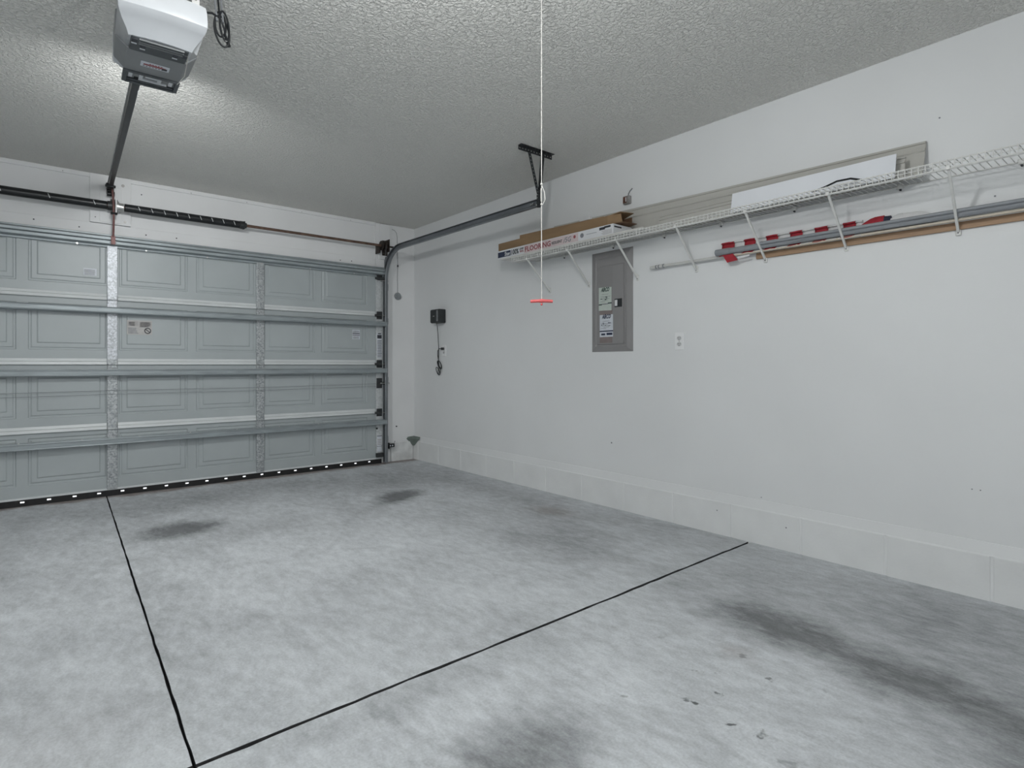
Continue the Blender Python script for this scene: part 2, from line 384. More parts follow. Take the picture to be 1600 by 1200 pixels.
tag(MB().box(XL - .2, .2, YB - .2, .2, H, H + .15).build('ceiling', M['ceiling']), kind='structure')
wr = MB().box(0, .2, YB - .2, .2, -.1, H).build('wall_right', M['wall']); tag(wr, kind='structure')
# bottom course of blocks, a little proud of the plaster, 16 in apart
yj = [0.02] + [-.9275 - .4064 * k for k in range(-2, 15)]
for k in range(len(yj) - 1):
    y1 = yj[k] - .005; y0 = yj[k + 1] + .005
    d = .0168 + random.uniform(-.0012, .0012)
    MB().box(-d, .03, y0, y1, -.05, .199).build('concrete_block', M['block'], wr, bevel=.004)
MB().box(-.012, .03, YB, 0, -.05, .197).build('mortar_bed', M['mortar'], wr)
# plaster fillet sloping from the block edge up to the wall
tag(MB().prism([(.02, .196), (-.0165, .198), (-.0115, .203), (-.0025, .254), (.02, .2555)], YB, 0, 'y').build('trim_5', M['wall'], bevel=.002), kind='structure')

wf = MB()
XO0, XO1, ZO = -5.03, -.475, 2.045
wf.box(XO1, .2, 0, .2, -.1, H).box(XL - .2, XO0, 0, .2, -.1, H).box(XO0, XO1, 0, .2, ZO, H)
wfo = wf.build('wall_front', M['wallfront']); tag(wfo, kind='structure')
for x0, x1 in ((-.452, -.30), (-.293, -.024)):
    MB().box(x0, x1, -.016, .03, -.05, .196).build('concrete_block', M['peel'], wfo, bevel=.004)
tag(MB().box(XL - .2, XL, YB - .2, .2, -.1, H).build('wall_left', M['wall']), kind='structure')
tag(MB().box(XL - .2, .2, YB - .2, YB, -.1, H).build('wall_back', M['wall']), kind='structure')
# boards on the door wall
tag(MB().box(-.472, -.283, -.016, .01, .20, H - .004).build('trim_1', M['wallfront'], bevel=.002), kind='structure')
tag(MB().box(XL, -.474, -.012, .01, 2.045, 2.158).build('trim_2', M['wallfront'], bevel=.002), kind='structure')
t3 = MB().box(-2.904, -2.636, -.034, .01, 2.160, H - .004).build('trim_3', M['wallfront'], bevel=.002); tag(t3, kind='structure')
t4 = MB().box(XL, -.474, -.014, .01, H - .034, H).build('trim_4', M['wallfront'], bevel=.003); tag(t4, kind='structure')
for x, z in ((-3.07, 2.523), (-2.2, 2.520), (-1.75, 2.522), (-1.25, 2.521), (-.75, 2.522)):
    MB().cyl((x, -.0155, z), (x, -.01, z), .004, 8).build('nail', M['boxmetal'], t4)
t6 = MB().box(-.436, -.312, -.034, -.01, 2.16, H - .012).build('trim_6', M['wallfront'], bevel=.002); tag(t6, kind='structure')
# knots and old screw holes
for x, y, z, r in ((-2.69, -.0345, 2.478, .012), (-2.675, -.0345, 2.19, .010), (-2.86, -.0345, 2.30, .004), (-2.87, -.0345, 2.20, .004), (-2.66, -.0345, 2.33, .006)):
    MB().cyl((x, y - .001, z), (x, y + .004, z), r, 10).build('screw_hole', M['boxmetal'] if r > .007 else M['ink'], t3)
for x, z in ((-3.24, 2.125), (-2.97, 2.11), (-2.53, 2.11), (-2.31, 2.115), (-.86, 2.10), (-.74, 2.105)):
    MB().cyl((x, -.0135, z), (x, -.008, z), .0055, 8).build('screw_hole', M['ink'], wfo)
for x, z in ((-2.56, 2.44), (-1.83, 2.30)):
    MB().cyl((x, -.0015, z), (x, .004, z), .005, 8).build('screw_hole', M['ink'], wfo)
for y, z, r in ((-2.83, .47, .006), (-4.80, 2.19, .004), (-4.92, .48, .003), (-4.95, .48, .003), (-3.68, .145, .004), (-4.10, .13, .004), (-5.0, 1.78, .004), (-3.95, .27, .003)):
    MB().cyl((-.0015 if z > .25 else -.0180, y, z), (.004, y, z), r, 8).build('screw_hole', M['greyink'], wr)
tag(MB().loft([[(-.082, .003, .246), (-.03, -.03, .252), (-.003, -.135, .250), (.006, .006, .252)],
               [(-.098, .003, .226), (-.058, -.062, .226), (-.016, -.150, .230), (.006, .006, .226)],
               [(-.075, .003, .203), (-.050, -.052, .200), (-.018, -.115, .207), (.006, .006, .200)],
               [(-.034, -.012, .150), (-.030, -.030, .148), (-.020, -.045, .152), (.0, .0, .150)]]).build('cement_patch', M['mossgrey'], smooth=50),
    'small unpainted green grey cement lump in the corner beside the garage door', 'cement patch')
# outside: driveway apron
dv = MB().box(-9, 4, .2, 9, -.14, -.03).build('driveway', M['pavement']); tag(dv, 'pale concrete driveway outside the garage door, glimpsed through its bottom seal', 'driveway', kind='structure')

# ------------------------------------------------------------------ garage door
door = empty('door_1', (-2.7525, -.045, 0), 'grey paneled sectional garage door with metal struts, closed', 'garage door', kind='structure')
DX0, DX1, YD = -5.085, -.42, -.045
zj = [.054, .53, 1.04, 1.55, 2.062]
pc = [-2.7525 + s * (.2775 + .55 * k) for s in (-1, 1) for k in range(4)]; pc.sort()
PW = .2425
secs = []
def field(x0, x1, z0, z1):
    m = MB(); y = YD
    def ring(i, dy): return [(x0 + i, y + dy, z0 + i), (x1 - i, y + dy, z0 + i), (x1 - i, y + dy, z1 - i), (x0 + i, y + dy, z1 - i)]
    m.loft([ring(0, .03), ring(0, 0), ring(.005, .007), ring(.014, .007), ring(.022, .002), ring(.050, .002), ring(.058, -.004), ring(.066, -.004)], caps=True)
    return m
for i in range(4):
    z0, z1 = zj[i], zj[i + 1]
    b0 = (.02 if i == 0 else z0) + (.125 if i == 0 else .113); b1 = b0 + .350
    m = MB(); m.box(DX0, DX1, YD, YD + .035, z0, b0).box(DX0, DX1, YD, YD + .035, b1, z1)
    xs = [DX0] + [v for c in pc for v in (c - PW, c + PW)] + [DX1]
    for k in range(0, len(xs), 2): m.box(xs[k], xs[k + 1], YD, YD + .035, b0, b1)
    s = m.build('door_section', M['doorpaint'], door); secs.append(s)
    for c in pc: field(c - PW, c + PW, b0, b1).build('raised_panel', M['doorpaint'], s, bevel=.0012)
stx = [-3.860, -2.7625, -1.645]              # galvanised stiles; end stiles apart
for i in range(4):
    for k, x in enumerate(stx):
        mt = M['brightspangle'] if (k == 1 and i >= 2) else M['spangle']
        MB().box(x - .034, x + .034, YD - .018, YD - .0005, zj[i] + .004, zj[i + 1] - .006).build('stile', mt, secs[i], bevel=.003)
    for s in (-1, 1):
        x = DX1 - .033 if s > 0 else DX0 + .033
        MB().box(x - .036, x + .036, YD - .016, YD - .0005, zj[i] + .004, zj[i + 1] - .006).build('end_stile', M['endzinc'], secs[i], bevel=.003)
for i in (1, 2, 3):                          # tongue rail, paler to imitate light on its facets, along the bottom of each upper section
    z = zj[i]; xs = [DX0 + .075, stx[0] - .036, stx[0] + .036, stx[1] - .036, stx[1] + .036, stx[2] - .036, stx[2] + .036, DX1 - .075]
    pr = [(YD + .005, z + .050), (YD - .004, z + .048), (YD - .011, z + .029), (YD - .007, z + .026), (YD - .014, z + .022), (YD - .019, z + .003), (YD - .010, z - .002), (YD + .005, z)]
    for k in range(0, 8, 2): MB().prism(pr, xs[k], xs[k + 1], 'x').build('joint_rail', M['doorlight'], secs[i])
# struts
for z in (.440, .978, 1.468):
    st = MB().prism([(YD, z - .026), (YD - .017, z - .024), (YD - .017, z - .020), (YD - .078, z - .016), (YD - .078, z + .016), (YD - .017, z + .020), (YD - .017, z + .024), (YD, z + .026)], DX0 + .01, DX1 + .028, 'x').build('strut', M['strut'], door, bevel=.002)
    for dz in (-.020, .020): MB().cyl((DX0 + .01, YD - .078, z + dz * .95), (DX1 + .028, YD - .078, z + dz * .95), .0055, 8).build('rolled_edge', M['strut'], st, smooth=True)
    for k in range(12):
        x = DX0 + .28 + k * .37; MB().cyl((x, YD - .022, z + .021), (x, YD - .014, z + .021), .006, 6).build('bolt', M['aluminium'], st)
z = 2.015
st = MB().prism([(YD, z - .050), (YD - .016, z - .048), (YD - .018, z - .034), (YD - .062, z - .026), (YD - .064, z - .004), (YD - .050, z), (YD - .064, z + .006), (YD - .066, z + .026), (YD - .03, z + .040), (YD - .030, z + .052), (YD, z + .056)], DX0 + .01, DX1 + .02, 'x').build('top_strut', M['strut'], door, bevel=.002)
for k in range(10):
    x = DX0 + .3 + k * .45; MB().cyl((x, YD - .022, z - .043), (x, YD - .014, z - .043), .007, 6).build('bolt', M['aluminium'], st)
# hinges on the stiles
for i in (1, 2, 3):
    for x in stx:
        h = MB().box(x - .030, x + .030, YD - .022, YD - .017, zj[i] - .028, zj[i] + .045).cyl((x - .032, YD - .026, zj[i] + .004), (x + .032, YD - .026, zj[i] + .004), .007, 10)
        h.build('hinge', M['brightspangle'] if x == stx[1] and i == 3 else M['spangle'], door, bevel=.0015)
    for x, s in ((DX1 - .035, 1), (DX0 + .035, -1)):
        h = MB().box(x - .030, x + .030, YD - .024, YD - .015, zj[i] - .03, zj[i] + .05)
        h.box(x - .055, x + .012, YD - .060, YD - .022, zj[i] - .004, zj[i] + .020)
        ho = h.build('roller_hinge', M['perf'], door, bevel=.002)
        MB().cyl((x - .04, YD - .045, zj[i] + .008), (x + s * .07, YD - .045, zj[i] + .008), .0055, 8).build('roller_stem', M['aluminium'], ho)
        MB().cyl((x + s * .055, YD - .045, zj[i] + .008), (x + s * .075, YD - .045, zj[i] + .008), .021, 16).build('roller', M['black'], ho, smooth=True)
h = MB().box(DX1 - .065, DX1 - .004, YD - .024, YD - .015, 1.93, 2.0).box(DX1 - .085, DX1 + .01, YD - .062, YD - .020, 1.935, 1.958)
ho = h.build('top_roller_bracket', M['perf'], door, bevel=.002)
MB().cyl((DX1 - .04, YD - .045, 1.925), (DX1 + .055, YD - .045, 1.925), .006, 8).build('roller_stem', M['aluminium'], ho)
MB().box(DX1 - .075, DX1 + .005, YD - .045, YD - .014, .072, .115).build('bottom_bracket', M['perf'], door, bevel=.002)
# slide lock with its bolt and two pull cables
lk = MB().box(DX1 - .066, DX1 - .008, YD - .030, YD - .014, .795, .90).box(DX1 - .02, DX1 + .02, YD - .034, YD - .018, .832, .860).build('slide_lock', M['perf'], door, bevel=.002)
MB().cyl((DX1 - .03, YD - .030, .846), (DX1 + .075, YD - .030, .846), .008, 10).build('lock_bolt', M['aluminium'], lk)
MB().box(DX1 + .03, DX1 + .046, YD - .055, YD - .02, .835, .858).build('lock_knob', M['perf'], lk, bevel=.002)
for z0_, z1_ in ((.832, .836), (.800, .808)):
    MB().tube([(DX0 + .05, YD - .021, z0_), (-3.9, YD - .021, z0_ - .004), (-2.76, YD - .021, z1_), (-1.64, YD - .021, z1_ - .003), (DX1 - .05, YD - .020, z1_ + .006)], .0016, 5).build('lock_cable', M['gwire'], door)
MB().cyl((DX1 - .062, YD - .020, .372), (DX1 - .062, YD - .014, .372), .011, 12).build('finger_hole', M['black'], door)
# bottom: retainer and rubber seal with evenly spaced daylight holes
MB().box(DX0, DX1, YD - .006, YD + .030, .047, .062).build('seal_retainer', M['doorlight'], door, bevel=.002)
sm = MB(); hx0 = -3.304 - .1525 * 12; ys, y2 = YD - .002, YD + .004
edges = []; k = 0
while hx0 + .1525 * k < DX1 - .03:
    edges.append(hx0 + .1525 * k); k += 1
sm.box(DX0, DX1, ys, y2, -.012, .024).box(DX0, DX1, ys, y2, .035, .050)
prev = DX0
for x in edges:
    if x - .012 > prev: sm.box(prev, x - .012, ys, y2, .024, .035)
    prev = x + .012
sm.box(prev, DX1, ys, y2, .024, .035)
sm.build('bottom_seal', M['rubber'], door)
# stickers on the door
def sticker(name, x0, x1, z0, z1, y, base, bars, parent, extra=None, label=None):
    m = MB().box(x0, x1, y - .0012, y + .0012, z0, z1, 0)
    W, Hh = x1 - x0, z1 - z0
    for bx0, bx1, bz0, bz1, mi in bars:
        m.box(x0 + bx0 * W, x0 + bx1 * W, y - .0018, y, z0 + bz0 * Hh, z0 + bz1 * Hh, mi)
    if extra: extra(m)
    o = m.build(name, [base, M['greyink'], M['ink'], M['redink'], M['pale']], parent)
    if label: o['label'] = label
    return o
yf = YD + .0005
lines = lambda a, b, z0, z1, n, mi: [(a, b - random.uniform(0, .12), z0 + (z1 - z0) * k / n, z0 + (z1 - z0) * (k + .5) / n, mi) for k in range(n)]
sticker('sticker', -2.945, -2.862, 1.735, 1.790, YD - .0055, M['paperwhite'], lines(.05, .95, .08, .9, 5, 1), secs[3], label='small white sticker')
def nosign(m):
    c = (-2.523, yf - .0085, 1.318); pts = [(c[0] + .021 * math.cos(a), c[1], c[2] + .021 * math.sin(a)) for a in (2 * math.pi * k / 20 for k in range(21))]
    m.tube(pts, .0035, 6, 2); m.bar((c[0] - .014, c[1], c[2] + .011), (c[0] + .014, c[1], c[2] - .011), .002, .006, m=2)
sticker('warning_sticker', -2.665, -2.492, 1.285, 1.402, yf - .0065, M['labelgrey'],
        [(.03, .44, .58, .92, 4), (.48, .97, .50, .92, 4)] + lines(.04, .46, .08, .5, 5, 1) + lines(.08, .40, .62, .9, 4, 1) + lines(.52, .93, .56, .9, 4, 1), secs[2], nosign, label='pale printed warning sticker')
sticker('sticker', -.748, -.668, 1.302, 1.398, yf - .0065, M['paperwhite'], [(.02, .98, .55, .64, 2), (.02, .98, .38, .45, 2)] + lines(.05, .98, .68, .95, 3, 1) + lines(.05, .95, .05, .34, 3, 1), secs[2], label='small white sticker with two black bars')
xs_ = DX1 - .033
sticker('warning_strip', xs_ - .027, xs_ + .027, 1.11, 1.375, YD - .0165, M['paperwhite'], [(.05, .95, .78, .92, 2), (.15, .85, .95, .99, 2)] + lines(.08, 1, .04, .74, 11, 1), secs[2], label='tall narrow white warning label')
sticker('warning_strip', xs_ - .027, xs_ + .027, .13, .30, YD - .0165, M['paperwhite'], [(0, 1, .93, .97, 2), (0, 1, .30, .33, 1)] + lines(.1, .9, .4, .8, 4, 4), secs[0])
MB().box(xs_ - .030, xs_ + .030, YD - .0172, YD - .015, .155, .20).build('label', M['greyink'], secs[0])

# ------------------------------------------------------------------ torsion spring bar above the door
ZS, YS = 2.282, -.130
tb = empty('torsion_spring_bar', (-2.74, 0, ZS), 'long torsion bar with two black springs mounted above the garage door', 'torsion spring')
MB().cyl((-5.3, YS, ZS), (-.375, YS, ZS), .0127, 14).build('shaft', M['rust'], tb, smooth=True)
def spring(x0, x1):
    r, pitch, wr_ = .0325, .0078, .0044
    prof = []; n = int((x1 - x0) / pitch)
    rings = []; nn = 20
    for k in range(n):
        for dx, rr in ((0, r - .0022), (pitch * .5, r + .0004)):
            x = x0 + k * pitch + dx
            rings.append([(x, YS + rr * math.cos(a), ZS + rr * math.sin(a)) for a in (2 * math.pi * j / nn for j in range(nn))])
    return MB().loft(rings).build('spring', M['black'], tb, smooth=80)
s1 = spring(-4.75, -2.800); s2 = spring(-2.690, -1.835)
def dash(x, p):                              # broken white paint line along the coils
    pts = [(x + .012 * t, YS + .0338 * math.cos(a), ZS + .0338 * math.sin(a)) for t, a in ((t, R(150 + 55 * t)) for t in (0, .25, .5, .75, 1))]
    MB().tube(pts, .0022, 5).build('paint_mark', M['white'], p)
for k in range(9): dash(-2.60 + k * .088, s2)
for k in range(3): dash(-3.43 + k * .27, s1)
br = MB().box(-2.842, -2.700, -.040, -.034, 2.168, 2.455).box(-2.752, -2.742, -.175, -.036, 2.225, 2.335)
br.build('centre_bracket', M['wallfront'], tb, bevel=.002)
MB().cyl((-2.752, YS, ZS), (-2.728, YS, ZS), .042, 20).cyl((-2.735, YS, ZS), (-2.696, YS, ZS), .031, 20).build('stationary_cone', M['aluminium'], tb, smooth=40)
MB().cyl((-2.800, YS, ZS), (-2.765, YS, ZS), .036, 20).box(-2.78, -2.735, YS - .012, YS + .05, ZS + .03, ZS + .05).box(-2.775, -2.735, YS - .01, YS + .05, ZS - .055, ZS - .03).build('bearing', M['perf'], tb, smooth=40)
w_ = MB().cyl((-1.838, YS, ZS), (-1.800, YS, ZS), .0345, 20).cyl((-1.800, YS, ZS), (-1.785, YS, ZS), .024, 16)
for a in range(4):
    an = R(45 + 90 * a); c, s = math.cos(an), math.sin(an)
    w_.cyl((-1.806, YS + .018 * c, ZS + .018 * s), (-1.806, YS + .040 * c, ZS + .040 * s), .007, 8)
w_.build('winding_cone', M['perf'], tb, smooth=40)
dr = MB()
for x, r in ((-.470, .050), (-.462, .044), (-.440, .040), (-.432, .046), (-.424, .054)):
    dr.cyl((x, YS, ZS), (x + .008, YS, ZS), r, 24)
dr.build('cable_drum', M['darkrust'], tb, smooth=40)
ep = MB().box(-.408, -.402, -.195, -.034, 2.215, 2.345).box(-.408, -.345, -.040, -.034, 2.20, 2.36).box(-.408, -.330, -.20, -.17, 2.262, 2.275)
ep.cyl((-.418, YS, ZS), (-.398, YS, ZS), .030, 18).build('end_bearing_plate', M['darkrust'], tb, bevel=.001)
MB().box(-.485, -.475, -.13, -.034, 2.205, 2.30).build('bearing_tab', M['darkrust'], tb, bevel=.001)
MB().tube([(-.432, YS - .046, ZS), (-.425, -.085, 1.9), (-.412, -.058, .10)], .0018, 5).build('lift_cable', M['gwire'], tb)

# ------------------------------------------------------------------ right-hand track and its hanger
tr = empty('door_track', (-.38, -.085, 0), 'galvanised steel door track curving from beside the garage door to run along the right wall', 'track')
XT, YT, ZT, RT = -.380, -.085, 2.243, .31
path = [(XT, YT, .01), (XT, YT, .8), (XT, YT, ZT - RT)]
for k in range(1, 14):
    a = math.pi / 2 * k / 14; path.append((XT, YT - RT + RT * math.cos(a), ZT - RT + RT * math.sin(a)))
path += [(XT, YT - RT, ZT), (XT, -1.2, ZT - .004), (XT, -2.452, ZT - .012)]
t_ = .0022; wb, lp = .027, .026
prof = [(-lp, -wb), (0, -wb), (.006, -wb * .55), (.006, wb * .55), (0, wb), (-lp, wb), (-lp - .006, wb - .006), (-lp - .006 + t_, wb - .007), (-lp + t_, wb - t_), (-t_, wb - t_),
        (.006 - t_, wb * .5), (.006 - t_, -wb * .5), (-t_, -wb + t_), (-lp + t_, -wb + t_), (-lp - .006 + t_, -wb + .007), (-lp - .006, -wb + .006)]
ver = MB().sweep(path[:3], prof, (1, 0, 0)).build('vertical_track', M['track'], tr)
MB().sweep(path[2:], prof, (1, 0, 0)).build('curved_and_horizontal_track', M['track'], tr, smooth=35)
for z in (.25, .88, 1.50, 1.86):
    j = MB().box(XT + .004, XT + .009, YT - .018, -.016, z - .03, z + .03).box(XT + .004, XT + .05, -.022, -.016, z - .03, z + .03)
    j.cyl((XT + .032, -.030, z), (XT + .032, -.020, z), .009, 6).cyl((XT + .008, YT, z), (XT + .016, YT, z), .008, 6)
    j.build('jamb_bracket', M['track'], tr, bevel=.001)
fb = MB().poly([(XT + .010, -.022, 2.10), (XT + .010, -.32, 2.235), (XT + .010, -.32, 2.262), (XT + .010, -.022, 2.18)])
fb.box(XT + .008, XT + .03, -.021, -.016, 2.08, 2.18).build('flag_bracket', M['track'], tr, solid=.003)

hg = empty('track_hanger', (-.42, -2.55, H), 'black perforated steel angle hanger holding the end of the track up to the ceiling', 'hanger')
YH = -2.600
def angle(p, q, a1, a2, wdt=.031, name='perforated_angle'):
    p, q, a1, a2 = Vector(p), Vector(q), Vector(a1), Vector(a2)
    m = MB().perf(p + a1 * wdt / 2, q + a1 * wdt / 2, a1, wdt).perf(p + a2 * wdt / 2, q + a2 * wdt / 2, a2, wdt)
    return m.build(name, M['perf'], hg, solid=.0026)
angle((-.700, YH, H - .003), (-.385, YH, H - .003), (0, 0, -1), (0, -1, 0))
angle((-.480, YH + .012, H - .010), (-.409, -2.470, 2.195), (1, 0, 0), (0, -1, 0), .034)
angle((-.610, YH + .004, H - .025), (-.425, -2.488, 2.285), (1, 0, .6), (0, -1, 0), .022)
MB().box(-.398, -.380, -2.488, -2.452, 2.205, 2.30).build('end_plate', M['perf'], hg, bevel=.002)
for x, y, z in ((-.402, -2.47, 2.29), (-.402, -2.472, 2.265), (-.402, -2.46, 2.215), (-.402, -2.42, 2.232), (-.402, -2.40, 2.230)):
    MB().cyl((x - .006, y, z), (x + .012, y, z), .006, 8).build('bolt', M['aluminium'], hg)

# ------------------------------------------------------------------ garage door opener
RX = lambda y: -2.776 + .0445 * (y + .05)    # the rail runs slightly off square
RZ = lambda y: 2.450 + .061 * (y + .05)
op = empty('garage_door_opener', (-2.87, -2.85, 2.43), 'white and grey ceiling mounted garage door opener with long dark rail', 'garage door opener')
YR = -2.62
MB().bar((RX(-.06), -.06, RZ(-.06)), (RX(YR), YR, RZ(YR) + .012), .030, .042).build('rail', M['rail'], op, bevel=.004)
MB().bar((RX(-.06) - .017, -.06, RZ(-.06) + .016), (RX(YR) - .017, YR, RZ(YR) + .028), .006, .006).build('rail_edge', M['aluminium'], op)
hb = MB().box(-2.800, -2.752, -.075, -.040, 2.395, 2.475).cyl((-2.81, -.075, 2.45), (-2.742, -.075, 2.45), .010, 10).cyl((-2.80, -.09, 2.385), (-2.75, -.09, 2.385), .020, 12)
hb.build('header_bracket', M['black'], op, bevel=.002)
ar = MB().tube([(-2.768, -.110, 2.425), (-2.767, -.172, 2.35), (-2.765, -.188, 2.27), (-2.763, -.178, 2.18), (-2.762, -.122, 2.04)], .0075, 8)
ar.box(-2.776, -2.748, -.128, -.064, 1.985, 2.05)
ar.build('door_arm', M['redrod'], op, smooth=40)
for y_, z_ in ((-.183, 2.215), (-.10, 2.0)): MB().cyl((-2.784, y_, z_), (-2.741, y_, z_), .009, 8).build('arm_bolt', M['rail'], op)
tl = MB().bar((-2.781, -.09, 2.432), (-2.79, -.20, 2.425), .05, .03).build('trolley', M['rail'], op, bevel=.004)
# powerhead, a little turned: local frame (a across, b toward the door, z)
HC = Vector((-2.852, -2.845, 0)); ya = R(2.2)
def hp(a, b, z): return (HC.x + a * math.cos(ya) + b * math.sin(ya), HC.y - a * math.sin(ya) + b * math.cos(ya), z)
def sect(b, z0, z1, wb_, wt, zs):            # ring: narrow flat bottom, flared cheeks, straight sides
    return [hp(-wb_, b, z0), hp(wb_, b, z0), hp(wt, b, zs), hp(wt, b, z1), hp(-wt, b, z1), hp(-wt, b, zs)]
MB().loft([sect(-.030, 2.285, 2.43, .101, .141, 2.322), sect(.162, 2.283, 2.43, .100, .138, 2.322)]).build('housing', M['openergrey'], op, bevel=.006)
# white light lens wrapping the rear end
def lensring(b, z, wd, n=9):
    return [hp(wd * (2 * k / (n - 1) - 1), b - .012 * (1 - (2 * k / (n - 1) - 1) ** 2), z) for k in range(n)]
prof_ = [(-.010, 2.300, .104), (-.142, 2.287, .105), (-.160, 2.300, .112), (-.185, 2.318, .126), (-.212, 2.331, .136), (-.232, 2.339, .141), (-.246, 2.350, .143), (-.249, 2.365, .143), (-.246, 2.405, .141), (-.236, 2.430, .138), (-.19, 2.442, .132), (-.02, 2.444, .130)]
lm = MB().loft([lensring(*q) for q in prof_], caps=False, closed=False)
for s in (-1, 1):                            # closed cheeks
    lm.poly([hp(s * q[2], q[0], q[1]) for q in prof_] + [hp(s * .14, -.02, 2.33)])
lm.build('rear_lens', M['lens'], op, smooth=38, solid=.003)
fl_ = MB().loft([sect(.155, 2.300, 2.425, .10, .139, 2.330), sect(.235, 2.31, 2.415, .09, .137, 2.335), sect(.262, 2.335, 2.40, .07, .120, 2.345)]).build('front_lens', M['lens'], op, bevel=.006)
# dark recess between lens and cover, with ribs and square vents
tray = MB().box(0, 0, 0, 0, 0, 0); tray = MB()
tray.loft([[hp(-.097, -.146, 2.281), hp(.097, -.146, 2.281), hp(.097, -.032, 2.279), hp(-.097, -.032, 2.279)], [hp(-.097, -.146, 2.31), hp(.097, -.146, 2.31), hp(.097, -.032, 2.31), hp(-.097, -.032, 2.31)]])
to = tray.build('bulb_tray', M['openerdark'], op, bevel=.006)
def hbox(name, a0, a1, b0, b1, z0, z1, m, par=op, bev=.001):
    return MB().loft([[hp(a0, b0, z0), hp(a1, b0, z0), hp(a1, b1, z0), hp(a0, b1, z0)], [hp(a0, b0, z1), hp(a1, b0, z1), hp(a1, b1, z1), hp(a0, b1, z1)]]).build(name, m, par, bevel=bev)
for a, b in ((-.085, -.125), (-.055, -.090), (.055, -.088), (.086, -.10)): hbox('vent_hole', a - .009, a + .009, b - .012, b + .012, 2.2775, 2.285, M['ink'], to, 0)
for a, b in ((-.085, -.100), (-.055, -.068), (.055, -.066)): hbox('vent_edge', a - .009, a + .009, b - .002, b + .002, 2.2765, 2.285, M['lens'], to, 0)
for b in (-.140, -.120, -.104): hbox('rib', -.070, .08, b - .0025, b + .0025, 2.277, 2.285, M['openergrey'], to, 0)
# sticker with red streak and small black line of print
stk = hbox('name_sticker', -.050, .052, .045, .088, 2.2815, 2.2845, M['paperwhite'], op, .001)
hbox('red_streak', -.040, .038, .058, .070, 2.2808, 2.283, M['redink'], stk, 0)
hbox('black_streak', .026, .044, .062, .078, 2.2806, 2.283, M['ink'], stk, 0)
for k in range(7): hbox('print', -.042 + k * .011, -.042 + k * .011 + .007, .076, .080, 2.2808, 2.283, M['ink'], stk, 0)
for k in range(5): hbox('print', -.020 + k * .010, -.020 + k * .010 + .006, .050, .055, 2.2808, 2.283, M['redink'], stk, 0)
# hinged light door frame at the rail end, open slots
vf = MB()
def hb2(m, a0, a1, b0, b1, z0, z1):
    m.loft([[hp(a0, b0, z0), hp(a1, b0, z0), hp(a1, b1, z0), hp(a0, b1, z0)], [hp(a0, b0, z1), hp(a1, b0, z1), hp(a1, b1, z1), hp(a0, b1, z1)]])
hb2(vf, -.100, .100, .160, .172, 2.276, 2.290); hb2(vf, -.094, .094, .262, .276, 2.276, 2.290)
hb2(vf, -.104, -.088, .165, .272, 2.276, 2.290); hb2(vf, .088, .104, .165, .272, 2.276, 2.290)
hb2(vf, -.088, .088, .242, .248, 2.277, 2.288)
vfo = vf.build('vent_frame', M['openerdark'], op, bevel=.004)
hbox('vent_plate', -.096, .096, .165, .27, 2.288, 2.304, M['openergrey'], op)
for a in (-.076, -.038, .030, .072): hbox('slot_tab', a - .007, a + .007, .178, .222, 2.281, 2.29, M['lens'], vfo, 0)
hbox('slot_tab', -.022, .022, .183, .196, 2.281, 2.29, M['lens'], vfo, 0)
hbox('slot_bar', -.045, .06, .228, .236, 2.281, 2.29, M['lens'], vfo, 0)
# antenna, bell wires, hanging strap
MB().tube([hp(.098, -.10, 2.286), hp(.102, -.03, 2.276), hp(.106, .05, 2.268), hp(.090, .135, 2.262)], .0018, 6).build('antenna_wire', M['cordwhite'], op)
for d in (0, .012): MB().tube([hp(.035 + d, -.205, 2.440), hp(.02 + d, -.225, 2.475), hp(.008 + d * 1.3, -.235, 2.52), hp(.0 + d * 1.5, -.235, H + .002)], .0026, 6).build('bell_wire', M['bellwire'], op)
for q_ in (.128, -.128): MB().perf(hp(q_, -.08, 2.40), hp(q_ * .98, -.10, H - .002), (1, 0, 0), .028).build('hanging_strap', M['aluminium'], op, solid=.002)

pc_ = empty('power_cord', (-2.62, -2.98, H), 'black power cord tied in loops, hanging from the ceiling beside the garage door opener', 'cord')
q = lambda a, z, b=-.16: hp(a, b, z)
MB().tube([hp(.080, -.19, 2.425), hp(.084, -.20, 2.452), hp(.105, -.19, 2.452), hp(.14, -.17, 2.448), hp(.175, -.16, 2.462), hp(.205, -.155, 2.455), hp(.222, -.15, 2.42), hp(.228, -.15, 2.375)], .0042, 8).build('cord', M['black'], pc_, smooth=True)
cx, cz = .212, 2.40
def loop(a0, z0, ra, rz, tilt=0., b=-.155, r=.0040):
    pts = []
    for k in range(25):
        an = 2 * math.pi * k / 24; a = ra * math.cos(an); z_ = rz * math.sin(an)
        pts.append(hp(a0 + a * math.cos(tilt) - z_ * math.sin(tilt), b + .004 * math.sin(an * .5), z0 + a * math.sin(tilt) + z_ * math.cos(tilt)))
    MB().tube(pts, r, 7, caps=False).build('cord_loop', M['black'], pc_, smooth=True)
loop(.212, 2.405, .026, .062, .18); loop(.208, 2.435, .020, .050, .05, -.148); loop(.220, 2.425, .016, .060, .12, -.162)
for d in (-.012, 0, .011): MB().tube([hp(.196 + d, -.155, H + .002), hp(.200 + d, -.155, 2.50), hp(.206 + d, -.154, 2.44)], .0042, 7).build('cord_strand', M['gwire'] if d else M['black'], pc_, smooth=True)
MB().tube([hp(.222, -.15, 2.40), hp(.234, -.15, 2.372), hp(.239, -.15, 2.352)], [.004, .007, .008], 8).build('plug', M['black'], pc_, smooth=True)

